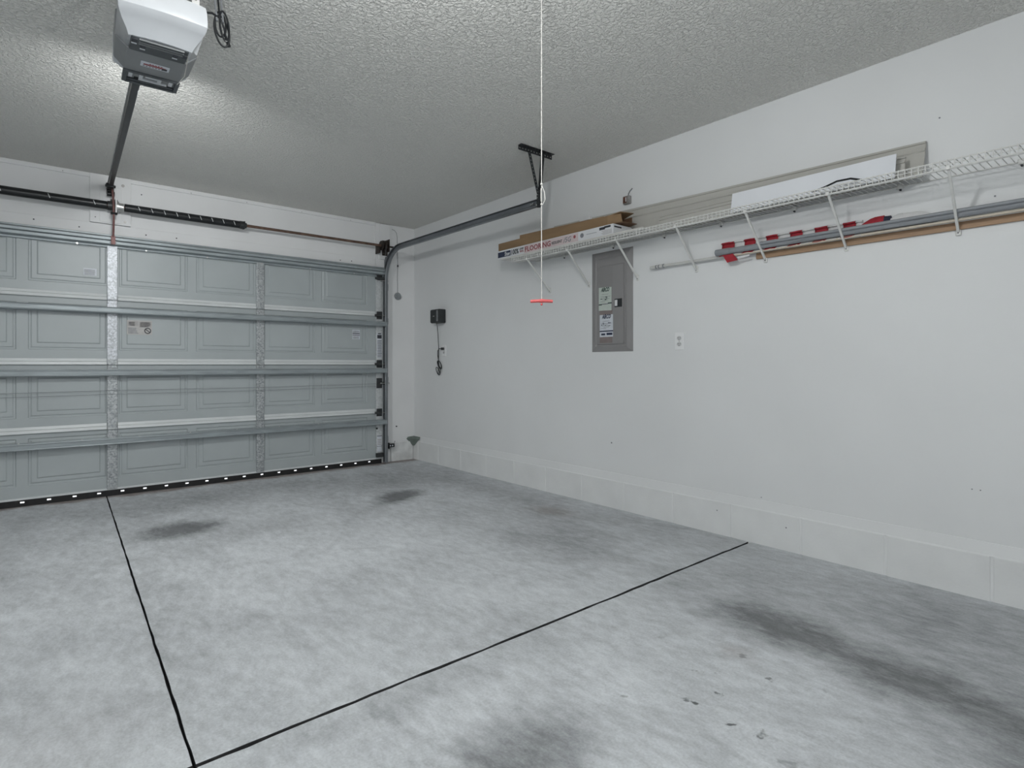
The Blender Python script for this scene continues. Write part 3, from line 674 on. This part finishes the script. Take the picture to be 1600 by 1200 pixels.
# ------------------------------------------------------------------ white pull cord with red handle
px, py = -1.666, -3.872
cu, cv = math.cos(R(39.921)), -math.sin(R(39.921))
pcd = empty('pull_cord', (px, py, H), 'long thin white pull cord with red T handle hanging from the ceiling', 'pull cord')
MB().tube([(px, py, H + .001), (px, py, 1.77), (px, py, 1.70), (px, py, 1.302)], .0018, 7).build('cord', M['cordwhite'], pcd, smooth=True)
MB().tube([(px, py, 1.765), (px + .012 * cu, py + .012 * cv, 1.735), (px + .014 * cu, py + .014 * cv, 1.705), (px + .004 * cu, py + .004 * cv, 1.685), (px - .003, py, 1.70), (px - .003, py, 1.75)], .0018, 7).sphere((px, py, 1.768), .0055, 8, 6).sphere((px, py, 1.686), .005, 8, 6).build('loop_knot', M['cordwhite'], pcd, smooth=True)
hpnts = [(px + t * cu, py + t * cv, 1.297 - .6 * t * t * 1.6) for t in (-.045, -.03, -.012, 0, .012, .03, .045)]
MB().tube(hpnts, [.0062, .0066, .0068, .0085, .0068, .0066, .0062], 10).build('handle', M['handle'], pcd, smooth=True)
MB().sphere((px, py, 1.283), .0050, 8, 6).build('knot', M['handle'], pcd, smooth=True)

# ------------------------------------------------------------------ wire shelf on the right wall
sh = empty('wire_shelf', (0, -3.9, 1.91), 'long white wire shelf with a front lip and diagonal braces along the right wall', 'shelf')
XF, ZD, ZLB = -.268, 1.909, 1.871
Y0, Y1 = -2.015, -5.60
cw = MB().tube([(-.006, 0, ZD), (-.10, 0, ZD), (-.20, 0, ZD), (XF - .002, 0, ZD - .001), (XF - .0035, 0, ZD - .006), (XF - .0035, 0, ZLB - .001)], .0021, 6)
cwo = cw.build('cross_wire', M['whitewire'], sh, smooth=True); n_w = int((Y0 - Y1) / .0254)
base = Vector(cwo.location)
for k in range(n_w):
    c = cwo if k == 0 else cwo.copy()
    if k: COL.objects.link(c)
    c.location = base + Vector((0, Y0 - .004 - k * .0254, 0))
for x, z, r, nm in ((XF, ZD - .004, .0033, 'front_rod'), (XF, ZLB, .0036, 'front_rod'), (XF, (ZD + ZLB) / 2 - .001, .0020, 'lip_rod'), (-.004, ZD - .004, .0032, 'back_rod'), (-.13, ZD - .004, .0030, 'middle_rod')):
    MB().cyl((x, Y0, z), (x, Y1, z), r, 8).build(nm, M['whitewire'], sh, smooth=True)
bt = [(-2.191, -2.185), (-2.640, -2.613), (-3.088, -3.069), (-3.552, -3.531), (-3.990, -3.978), (-4.415, -4.404), (-4.893, -4.872), (-5.36, -5.34)]
for ya_, yb_ in bt:
    b_ = MB().bar((XF + .004, ya_, ZLB + .004), (-.010, yb_, 1.646), .011, .012).build('brace', M['whitewire'], sh, bevel=.002)
    MB().box(-.010, -.001, yb_ - .010, yb_ + .010, 1.628, 1.668).build('brace_foot', M['whitewire'], b_, bevel=.003)
    MB().cyl((-.0125, yb_, 1.640), (-.008, yb_, 1.640), .0035, 8).build('screw', M['greyink'], b_)
    MB().box(XF - .006, XF + .014, ya_ - .007, ya_ + .007, ZLB - .006, ZLB + .012).build('brace_clip', M['whitewire'], b_, bevel=.002)
for y in (-2.35, -2.85, -3.29, -3.70, -4.14, -4.645, -5.09, -5.5):
    cl = MB().box(-.016, -.001, y - .012, y + .012, 1.893, 1.918).build('wall_clip', M['whitewire'], sh, bevel=.003)
    MB().cyl((-.010, y, 1.889), (-.001, y, 1.889), .0048, 8).build('screw', M['ink'], cl)

# things on the shelf
ZT0 = ZD + .002
tag(MB().box(-.262, -.060, -3.30, -1.865, ZT0, ZT0 + .010).build('trim_board', M['trimwhite'], bevel=.002),
    'flat white trim board lying on the wire shelf under the flooring carton', 'board')
fb_ = empty('flooring_carton', (-.15, -2.44, ZT0 + .0105), 'long white printed flooring carton with navy end lying on the wire shelf', 'box')
bz0, bz1, bx0, bx1, by0, by1 = ZT0 + .0105, ZT0 + .0105 + .069, -.253, -.057, -3.058, -1.812
MB().box(bx0, bx1, by0, by1, bz0, bz1).build('carton', M['boxwhite'], fb_, bevel=.002)
xf = bx0 - .0006
pr_ = MB().box(xf, bx0 + .001, by1 - .168, by1 - .003, bz0 + .012, bz0 + .056).build('navy_block', M['navy'], fb_)
MB().box(xf, bx0 + .001, -2.735, -2.15, bz0 + .004, bz0 + .064).build('pink_band', M['boxpink'], fb_)
tz = bz0 + .018
for wd_, ya_, yb_, dz, sz, mt, bo, shr in (('Shaw', -1.905, -1.972, 0, .046, 'white', .0008, 0), ('100%', -1.992, -2.082, -.003, .058, 'ink', .0014, 0), ('LUXURY', -2.092, -2.145, .021, .022, 'ink', .0006, 0),
        ('VINYL', -2.092, -2.145, 0, .022, 'redink', .0006, 0), ('FLOORING', -2.158, -2.452, -.003, .054, 'redink', .0014, 0), ('RESILIENT', -2.464, -2.575, .004, .028, 'ink', .0006, 0), ('/5G', -2.585, -2.668, -.003, .052, 'greyink', .001, .25)):
    text(wd_, (xf - .0004, ya_, tz + dz), sz, 'right', M[mt], fb_, bold=bo, shear=shr, fit=ya_ - yb_)
MB().cyl((xf - .0005, -2.700, bz0 + .040), (bx0 + .001, -2.700, bz0 + .040), .012, 14).build('round_mark', M['redink'], fb_)
MB().cyl((xf - .0005, -2.772, bz0 + .036), (bx0 + .001, -2.772, bz0 + .036), .017, 14).build('round_mark', M['greyink'], fb_)
MB().box(xf - .0004, bx0 + .001, -2.91, -2.815, bz0 + .034, bz0 + .037).build('print_line', M['greyink'], fb_)
MB().box(xf - .0004, bx0 + .001, -2.985, -2.935, bz0 + .042, bz0 + .060).box(xf - .0004, bx0 + .001, -3.035, -2.98, bz0 + .050, bz0 + .063).build('printed_label', M['ink'], fb_)
for k in range(4): MB().box(xf - .0004, bx0 + .001, -3.045, -2.965 + .01 * (k % 2), bz0 + .008 + k * .008, bz0 + .011 + k * .008).build('print_line', M['pale'], fb_)
MB().box(bx0 + .01, bx0 + .085, by0 - .0008, by0 + .001, bz0 + .046, bz0 + .056).build('end_print', M['ink'], fb_)

cb = empty('cardboard_box', (-.14, -2.4, bz1 + .0005), 'long brown cardboard box with open end flaps lying on top of the flooring carton', 'box')
cz0, cz1, cx0, cx1, cy0, cy1 = bz1 + .0008, bz1 + .0665, -.238, -.072, -2.995, -1.802
MB().box(cx0, cx1, cy0, cy1, cz0, cz1).build('carton', M['card'], cb, bevel=.002)
MB().poly([(cx0 + .008, -2.070, cz1 + .028), (cx0 + .008, -2.95, cz1 + .003), (cx1, -2.95, cz1 + .004), (cx1, -2.070, cz1 + .030)]).poly([(cx0 + .008, -2.070, cz1 + .028), (cx0 + .006, -2.95, cz1 + .003), (cx0 + .006, -2.95, cz1 - .004), (cx0 + .008, -2.070, cz1)]).build('lifted_top_flap', M['card'], cb, solid=.004)
for pts, mt in (([(cx0, cy0, cz0 + .002), (cx0, cy0, cz1), (cx0 + .05, cy0 - .075, cz1 + .008), (cx0 + .06, cy0 - .080, cz0 + .020)], 'card'),
                ([(cx0 + .01, cy0, cz1), (cx1, cy0, cz1), (cx1 - .01, cy0 - .10, cz1 + .022), (cx0 + .03, cy0 - .085, cz1 + .014)], 'card'),
                ([(cx0 + .01, cy0, cz0 + .004), (cx1, cy0, cz0 + .004), (cx1, cy0 - .12, cz0 + .012), (cx0 + .05, cy0 - .10, cz0 + .012)], 'carddark'),
                ([(cx1, cy0, cz0), (cx1, cy0, cz1), (cx1 - .03, cy0 - .10, cz1 - .01), (cx1 - .03, cy0 - .10, cz0 + .02)], 'carddark')):
    MB().poly(pts).build('end_flap', M[mt], cb, solid=.004)

# two mouldings leaning on the wall, foam board in front
def crown(name, y0, y1, z0a, z0b, top_a, top_b, x0l, x0, x1, thick, label):
    def ring(y, zt, zb):
        k = (y - y0) / (y1 - y0); xa = x0l + (x0 - x0l) * k
        h = zt - zb; X = lambda t: xa + (x1 - xa) * t
        pts = [(X(0), 0), (X(0) - .006, .004), (X(.10) - .010, .09), (X(.2) - .012, .13), (X(.22) - .006, .20), (X(.4) - .001, .40), (X(.62) - .002, .62), (X(.72) - .005, .70),
               (X(.74) - .012, .73), (X(.80) - .012, .78), (X(.82) - .004, .80), (X(.93) - .004, .925), (X(.94) - .010, .94), (X(1) - .010, .995), (X(1), 1.0), (X(1) + thick, .99), (X(0) + thick, .01)]
        return [(x, y, zb + h * t) for x, t in pts]
    o = MB().loft([ring(y0, top_a, z0a), ring((y0 + y1) / 2, (top_a + top_b) / 2 - .003, (z0a + z0b) / 2), ring(y1, top_b, z0b)]).build(name, M['beige'])
    return tag(o, label, 'moulding', 'crown mouldings on the wire shelf')
crown('crown_moulding', -2.25, -4.752, ZT0, ZT0, 2.158, 2.093, -.036, -.075, -.012, .006, 'wide off-white crown moulding leaning against the wall, rearmost on the wire shelf')
crown('crown_moulding', -3.32, -4.690, ZT0, ZT0, 2.010, 2.018, -.118, -.118, -.088, .006, 'narrower off-white moulding strip on the wire shelf between the foam board and wide moulding')
fo = MB().prism([(-.166, ZT0), (-.161, ZT0), (-.139, 2.026), (-.144, 2.027)], -4.668, -3.850, 'y').build('foam_board', M['foam'], bevel=.001)
tag(fo, 'white foam board sheet standing behind the lip of the wire shelf', 'board')
MB_ = MB().tube([(-.215, -4.32, 1.915), (-.222, -4.38, 1.922), (-.225, -4.44, 1.937), (-.222, -4.50, 1.936), (-.215, -4.55, 1.918)], .0048, 8)
tag(MB_.build('black_strap', M['black'], smooth=True), 'short black strap lying on the wire shelf in front of the foam board', 'strap')
wb_ = MB().box(-.055, -.022, -2.66, -2.56, 2.128, 2.158).build('white_bracket', M['white'], bevel=.003)
tag(wb_, 'small white plastic clip on top edge of crown moulding behind cardboard box', 'clip')

# things lying in the braces below the shelf
def conduit(x, z0, z1, y0, y1, r, label):
    n = 14; m = MB()
    m.tube([(x, y0, z0), (x, y0 + (y1 - y0) * .35, z0 + (z1 - z0) * .35), (x, y1, z1)], r, n)
    m.tube([(x, y0 + .0005, z0), (x, y0 - .09, z0)], r * 1.14, n)
    o = m.build('conduit', M['conduit'], smooth=40); return tag(o, label, 'pipe', 'grey conduits lying in the shelf braces')
conduit(-.0605, 1.7175, 1.7145, -3.700, -5.60, .0172, 'thicker grey plastic conduit lying in the shelf braces')
conduit(-.0835, 1.7270, 1.7240, -3.985, -5.60, .0082, 'thin grey plastic conduit lying beside a thicker one in the shelf braces')
pw = MB().box(-.058, -.044, -5.6, -3.760, 1.6850, 1.6950).build('pale_wood_strip', M['palewood'], bevel=.001)
tag(pw, 'thin pale wooden strip under the grey conduits in the shelf braces', 'board')
wd = MB().box(-.0145, -.002, -5.6, -3.925, 1.654, 1.688).build('wood_board', M['wood'], bevel=.002)
tag(wd, 'long bare wooden board on edge at the foot of the shelf braces', 'board')
po = empty('white_pole', (-.034, -3.2, 1.70), 'thin white pole lying in the shelf braces, ringed end toward the breaker panel', 'pole')
PX, PZ = -.030, 1.697
MB().cyl((PX, -3.215, PZ), (PX, -5.6, PZ - .004), .0095, 12).build('shaft', M['pole'], po, smooth=40)
for k, y in enumerate((-3.205, -3.240, -3.262, -3.296)):
    MB().cyl((PX, y, PZ), (PX, y - .008, PZ), .0122, 12).build('end_ring', M['greyink'] if k else M['pole'], po, smooth=40)
MB().cyl((PX, -3.195, PZ), (PX, -3.30, PZ), .0112, 12).build('end_fitting', M['pole'], po, smooth=40)

# flag: cloth slung round the conduits, stripes across its length, bunched dark end
fg = empty('flag', (-.05, -4.1, 1.73), 'bundled red and white striped flag wrapped around the grey conduits under the wire shelf', 'flag')
sec_ = [(-.034, 1.770), (-.027, 1.778), (-.021, 1.762), (-.027, 1.736), (-.039, 1.714), (-.0425, 1.704), (-.050, 1.6985), (-.060, 1.6975)]
bounds = [(-3.718, -3.800, 'r'), (-3.800, -3.862, 'w'), (-3.862, -3.930, 'r'), (-3.930, -3.993, 'w'), (-3.993, -4.060, 'r'), (-4.060, -4.126, 'w'), (-4.126, -4.193, 'r'), (-4.193, -4.256, 'w'),
          (-4.256, -4.322, 'r'), (-4.322, -4.396, 'w'), (-4.396, -4.455, 'r'), (-4.455, -4.490, 'w')]
for ya_, yb_, c in bounds:
    m = MB(); rings = []
    for t in range(5):
        y = ya_ + (yb_ - ya_) * t / 4; s = .0025 * math.sin(y * 90)
        dz = -.008 * (y + 3.7) / -.8
        rings.append([(x + s, y, z - .000 + (dz if z > 1.72 else dz * .6 - .002) + s * .6) for x, z in sec_])
    m.loft(rings, caps=False, closed=False).build('stripe', M['flagred' if c == 'r' else 'flagwhite'], fg, smooth=True, solid=.003)
tail = MB().loft([[(-.064, -3.745, 1.697), (-.064, -3.758, 1.674), (-.060, -3.772, 1.650)], [(-.064, -3.81, 1.697), (-.064, -3.825, 1.678), (-.060, -3.838, 1.656)]], caps=False, closed=False)
tail.build('loose_corner', M['flagred'], fg, solid=.003)
MB().loft([[(-.062, -3.833, 1.676), (-.060, -3.840, 1.662)], [(-.062, -3.91, 1.680), (-.060, -3.91, 1.671)]], caps=False, closed=False).build('loose_edge', M['flagwhite'], fg, solid=.003)
def lump(y0, y1, h0, h1, m, name):
    rings = []
    for t in range(6):
        k = t / 5; y = y0 + (y1 - y0) * k; hh = h0 + (h1 - h0) * math.sin(min(1, k * 1.5) * math.pi / 2)
        rings.append([(-.040 + .020 * math.cos(a), y, 1.722 + hh * max(0, math.sin(a)) + .012 * min(0, math.sin(a))) for a in (2 * math.pi * j / 12 for j in range(12))])
    MB().loft(rings).build(name, m, fg, smooth=50)
lump(-4.484, -4.588, .020, .050, M['flagred'], 'bunched_red_cloth')
lump(-4.588, -4.616, .046, .044, M['flagnavy'], 'bunched_navy_cloth')
lump(-4.616, -4.665, .030, .046, M['flagwhite'], 'bunched_white_cloth')
lump(-4.800, -4.665, .010, .044, M['flagwhite'], 'bunched_white_cloth')

# ------------------------------------------------------------------ breaker panel
bp_ = empty('breaker_panel', (0, -2.835, 1.137), 'grey electrical breaker panel with two service stickers on the right wall', 'breaker panel')
py0, py1, pz0, pz1 = -3.026, -2.644, 1.136, 1.873
def rect(x, y0, y1, z0, z1): return [(x, y0, z0), (x, y1, z0), (x, y1, z1), (x, y0, z1)]
MB().loft([rect(.004, py0, py1, pz0, pz1), rect(-.004, py0, py1, pz0, pz1), rect(-.017, py0 + .045, py1 - .045, pz0 + .034, pz1 - .045), rect(-.014, py0 + .052, py1 - .052, pz0 + .042, pz1 - .052)]).build('cover_frame', M['panel'], bp_, bevel=.001)
dy0, dy1, dz0, dz1 = -2.958, -2.712, 1.190, 1.765
pd = MB().box(-.0215, -.012, dy0, dy1, dz0, dz1).build('panel_door', M['paneldoor'], bp_, bevel=.002)
MB().box(-.0228, -.020, dy0 + .006, -2.858, dz0 + .006, dz1 - .006).build('door_rib', M['panel'], pd, bevel=.001)
MB().box(-.0222, -.020, -2.855, -2.735, 1.200, 1.252).build('old_adhesive', M['rosy'], pd)
MB().box(-.0222, -.020, -2.855, -2.735, 1.392, 1.440).build('old_adhesive', M['rosy'], pd)
lt = MB().box(-.026, -.018, -2.945, -2.878, 1.455, 1.515).build('latch', M['blackplastic'], bp_, bevel=.002)
MB().box(-.0285, -.024, -2.905, -2.882, 1.463, 1.507).build('latch_button', M['white'], lt, bevel=.002)
def service(y0, y1, z0, z1, base, ink, word, foot, nm, lab, tilt=0.):
    m = MB(); x = -.0226
    m.poly([(x, y1, z1 + tilt), (x, y0, z1), (x, y0, z0 - tilt), (x, y1, z0)], 0)
    hh = z1 - z0; ww = y1 - y0
    def bar_(f0, f1, g0, g1, mi): m.box(x - .0006, x + .0004, y1 - f1 * ww, y1 - f0 * ww, z0 + g0 * hh, z0 + g1 * hh, mi)
    if foot == 'g':
        bar_(.0, .25, .235, .285, 2); bar_(.25, .72, .255, .295, 1); bar_(.72, 1, .275, .325, 2)
    else:
        bar_(0, 1, .235, .285, 2); bar_(.12, .42, .08, .16, 2); bar_(.52, .95, .08, .18, 2)
    for g, a, b in ((.70, .22, .75), (.60, .12, .9), (.55, .35, .6), (.50, .12, .85), (.44, .3, .7), (.38, .1, .5)):
        bar_(a + random.uniform(-.04, .04), b, g, g + .012, 1)
    for k in range(7):
        a = random.uniform(.1, .75); g = random.uniform(.45, .62); bar_(a, a + .08, g, g + .03, 2)
    o = m.build(nm, [base, M['greyink'], ink], bp_, solid=.0008); o['label'] = lab
    text(word, (x - .0012, y1 - .18 * ww, z0 + .83 * hh), .040 * ww / .12, 'right', ink, bp_, 'logo', bold=.0016, shear=.28, fit=.66 * ww)
    return o
service(-2.848, -2.727, 1.440, 1.606, M['papergreen'], M['greenink'], 'AIRCO', 'g', 'service_sticker', 'pale green service sticker', .004)
service(-2.862, -2.736, 1.244, 1.407, M['paperwhite'], M['navy'], 'AIRCO', 'b', 'service_sticker', 'blue and white service sticker')

# ------------------------------------------------------------------ outlets, charger, junction box
def outlet(yc, zc, label):
    o = empty('wall_outlet', (0, yc, zc), label, 'outlet')
    MB().box(-.006, -.0005, yc - .035, yc + .035, zc - .057, zc + .057).build('face_plate', M['plate'], o, bevel=.003)
    for dz in (-.0195, .0195):
        rp_ = MB().prism([(yc + .017 * math.cos(a) * (1.0), zc + dz + .0145 * math.sin(a)) for a in (2 * math.pi * k / 14 for k in range(14))], -.0085, -.005, 'x').build('receptacle', M['recept'], o)
        for dy, hh in ((-.0065, .0045), (.0065, .0055)): MB().box(-.0092, -.008, yc + dy - .0014, yc + dy + .0014, zc + dz + .001 - hh + .003, zc + dz + .001 + hh).build('slot', M['ink'], rp_)
        MB().cyl((-.0092, yc, zc + dz - .0085), (-.008, yc, zc + dz - .0085), .0026, 8).build('ground_hole', M['ink'], rp_)
    MB().cyl((-.0075, yc, zc), (-.005, yc, zc), .003, 8).build('screw', M['boxmetal'], o)
    return o
outlet(-3.404, 1.194, 'white double wall outlet with nothing plugged in, right of the breaker panel')
outlet(-.610, 1.186, 'white wall outlet with a black plug below the black control box near the corner')
ct = empty('control_box', (0, -.60, 1.53), 'black plastic control box on the wall near the corner with a dangling cord', 'control box')
cby0, cby1, cbz0, cbz1, cbx = -.640, -.478, 1.470, 1.610, -.085
MB().box(cbx, -.001, cby0, cby1, cbz0, cbz1).build('case', M['blackplastic'], ct, bevel=.008)
MB().box(cbx - .006, cbx + .002, cby0 + .006, cby1 - .004, cbz0 + .006, cbz1 - .006).build('lid', M['blackplastic'], ct, bevel=.005)
MB().box(cbx - .010, cbx, cby0 + .010, cby0 + .038, cbz0 + .014, cbz1 - .014).build('hinge_strip', M['gwire'], ct, bevel=.002)
MB().box(cbx - .0075, cbx, -.562, -.535, 1.535, 1.543).build('mark', M['pale'], ct)
cp = [(-.05, -.545, cbz0), (-.045, -.545, 1.44), (-.030, -.535, 1.36), (-.02, -.528, 1.27), (-.02, -.535, 1.20), (-.02, -.53, 1.10), (-.022, -.535, 1.03)]
MB().tube(cp, .0034, 8).build('cord', M['black'], ct, smooth=True)
MB().tube([(-.016, -.600, 1.206), (-.03, -.598, 1.206), (-.036, -.570, 1.206), (-.032, -.535, 1.185), (-.026, -.525, 1.14), (-.022, -.533, 1.08), (-.02, -.54, 1.02)], .0040, 8).build('plug_cord', M['black'], ct, smooth=True)
MB().box(-.034, -.0095, -.622, -.592, 1.194, 1.218).build('plug', M['black'], ct, bevel=.005)
for a0, dz, ry, rz, tl_ in ((-.548, 1.045, .020, .042, -.5), (-.545, 1.04, .027, .050, -.6), (-.515, .975, .022, .045, -.55), (-.540, .975, .020, .042, .25)):
    pts = []
    for k in range(21):
        an = 2 * math.pi * k / 20; u_, v_ = ry * math.cos(an), rz * math.sin(an)
        pts.append((-.018 - .004 * math.sin(an), a0 + u_ * math.cos(tl_) - v_ * math.sin(tl_), dz + u_ * math.sin(tl_) + v_ * math.cos(tl_)))
    MB().tube(pts, .0038, 7, caps=False).build('cord_loop', M['black'], ct, smooth=True)
jb_ = empty('junction_box', (0, -2.985, 2.21), 'small steel junction box with rusty brown face on the wall above the boxes', 'junction box')
MB().box(-.030, -.001, -3.013, -2.957, 2.178, 2.234).build('case', M['boxmetal'], jb_, bevel=.004)
MB().box(-.033, -.029, -2.992, -2.960, 2.184, 2.228).build('rusty_face', M['rustface'], jb_, bevel=.002)
MB().box(-.0345, -.029, -2.990, -2.984, 2.192, 2.222).build('bright_slot', M['white'], jb_)
MB().tube([(-.012, -2.992, 2.232), (-.011, -2.993, 2.25), (-.007, -3.003, 2.268), (-.001, -3.020, 2.285)], .0035, 8).build('cable', M['gwire'], jb_, smooth=True)

# ------------------------------------------------------------------ small things by the door jamb
dc = empty('disc_sensor', (-.207, 0, 1.785), 'grey round disc hanging on a thin cord beside the garage door', 'sensor')
MB().cyl((-.207, -.014, 1.785), (-.207, -.001, 1.785), .040, 28).build('disc', M['disc'], dc, bevel=.003)
MB().cyl((-.207, -.0165, 1.785), (-.207, -.013, 1.785), .022, 20).build('hub', M['disc'], dc, bevel=.001)
MB().tube([(-.207, -.006, 1.822), (-.210, -.005, 2.0), (-.205, -.005, 2.12), (-.212, -.005, 2.30), (-.213, -.005, 2.42), (-.222, -.005, 2.47), (-.245, -.005, 2.495), (-.283, -.008, 2.503)], .0022, 6).build('cord', M['gwire'], dc, smooth=True)
MB().box(-.211, -.200, -.010, -.001, 2.105, 2.125).build('staple', M['ink'], dc)
pe = empty('safety_sensor', (-.36, -.07, .17), 'small black safety sensor bracket on the foot of the door track', 'sensor')
MB().box(-.362, -.356, -.110, -.060, .150, .215).build('bracket', M['black'], pe, bevel=.002)
MB().box(-.364, -.285, -.085, -.055, .162, .200).build('body', M['black'], pe, bevel=.004)
for x in (-.338, -.312): MB().cyl((x, -.088, .181), (x, -.084, .181), .007, 10).build('screw', M['paperwhite'], pe)
MB().tube([(-.285, -.068, .185), (-.268, -.045, .20), (-.255, -.022, .215), (-.24, -.018, .212)], .0025, 6).build('wire', M['gwire'], pe, smooth=True)
nl = MB().cyl((-.222, -.012, .372), (-.222, -.0005, .372), .007, 10).build('wall_plug', M['ink'])
tag(nl, 'tiny black plug in the wall above the safety sensor', 'plug')

# ceiling bulb that lights the room (just above the frame)
cl_ = empty('ceiling_light', (LX, LY, H), 'round white ceiling lamp holder above the middle of the floor', 'light')
MB().cyl((LX, LY, H - .03), (LX, LY, H - .001), .06, 20).build('base', M['white'], cl_, smooth=40)
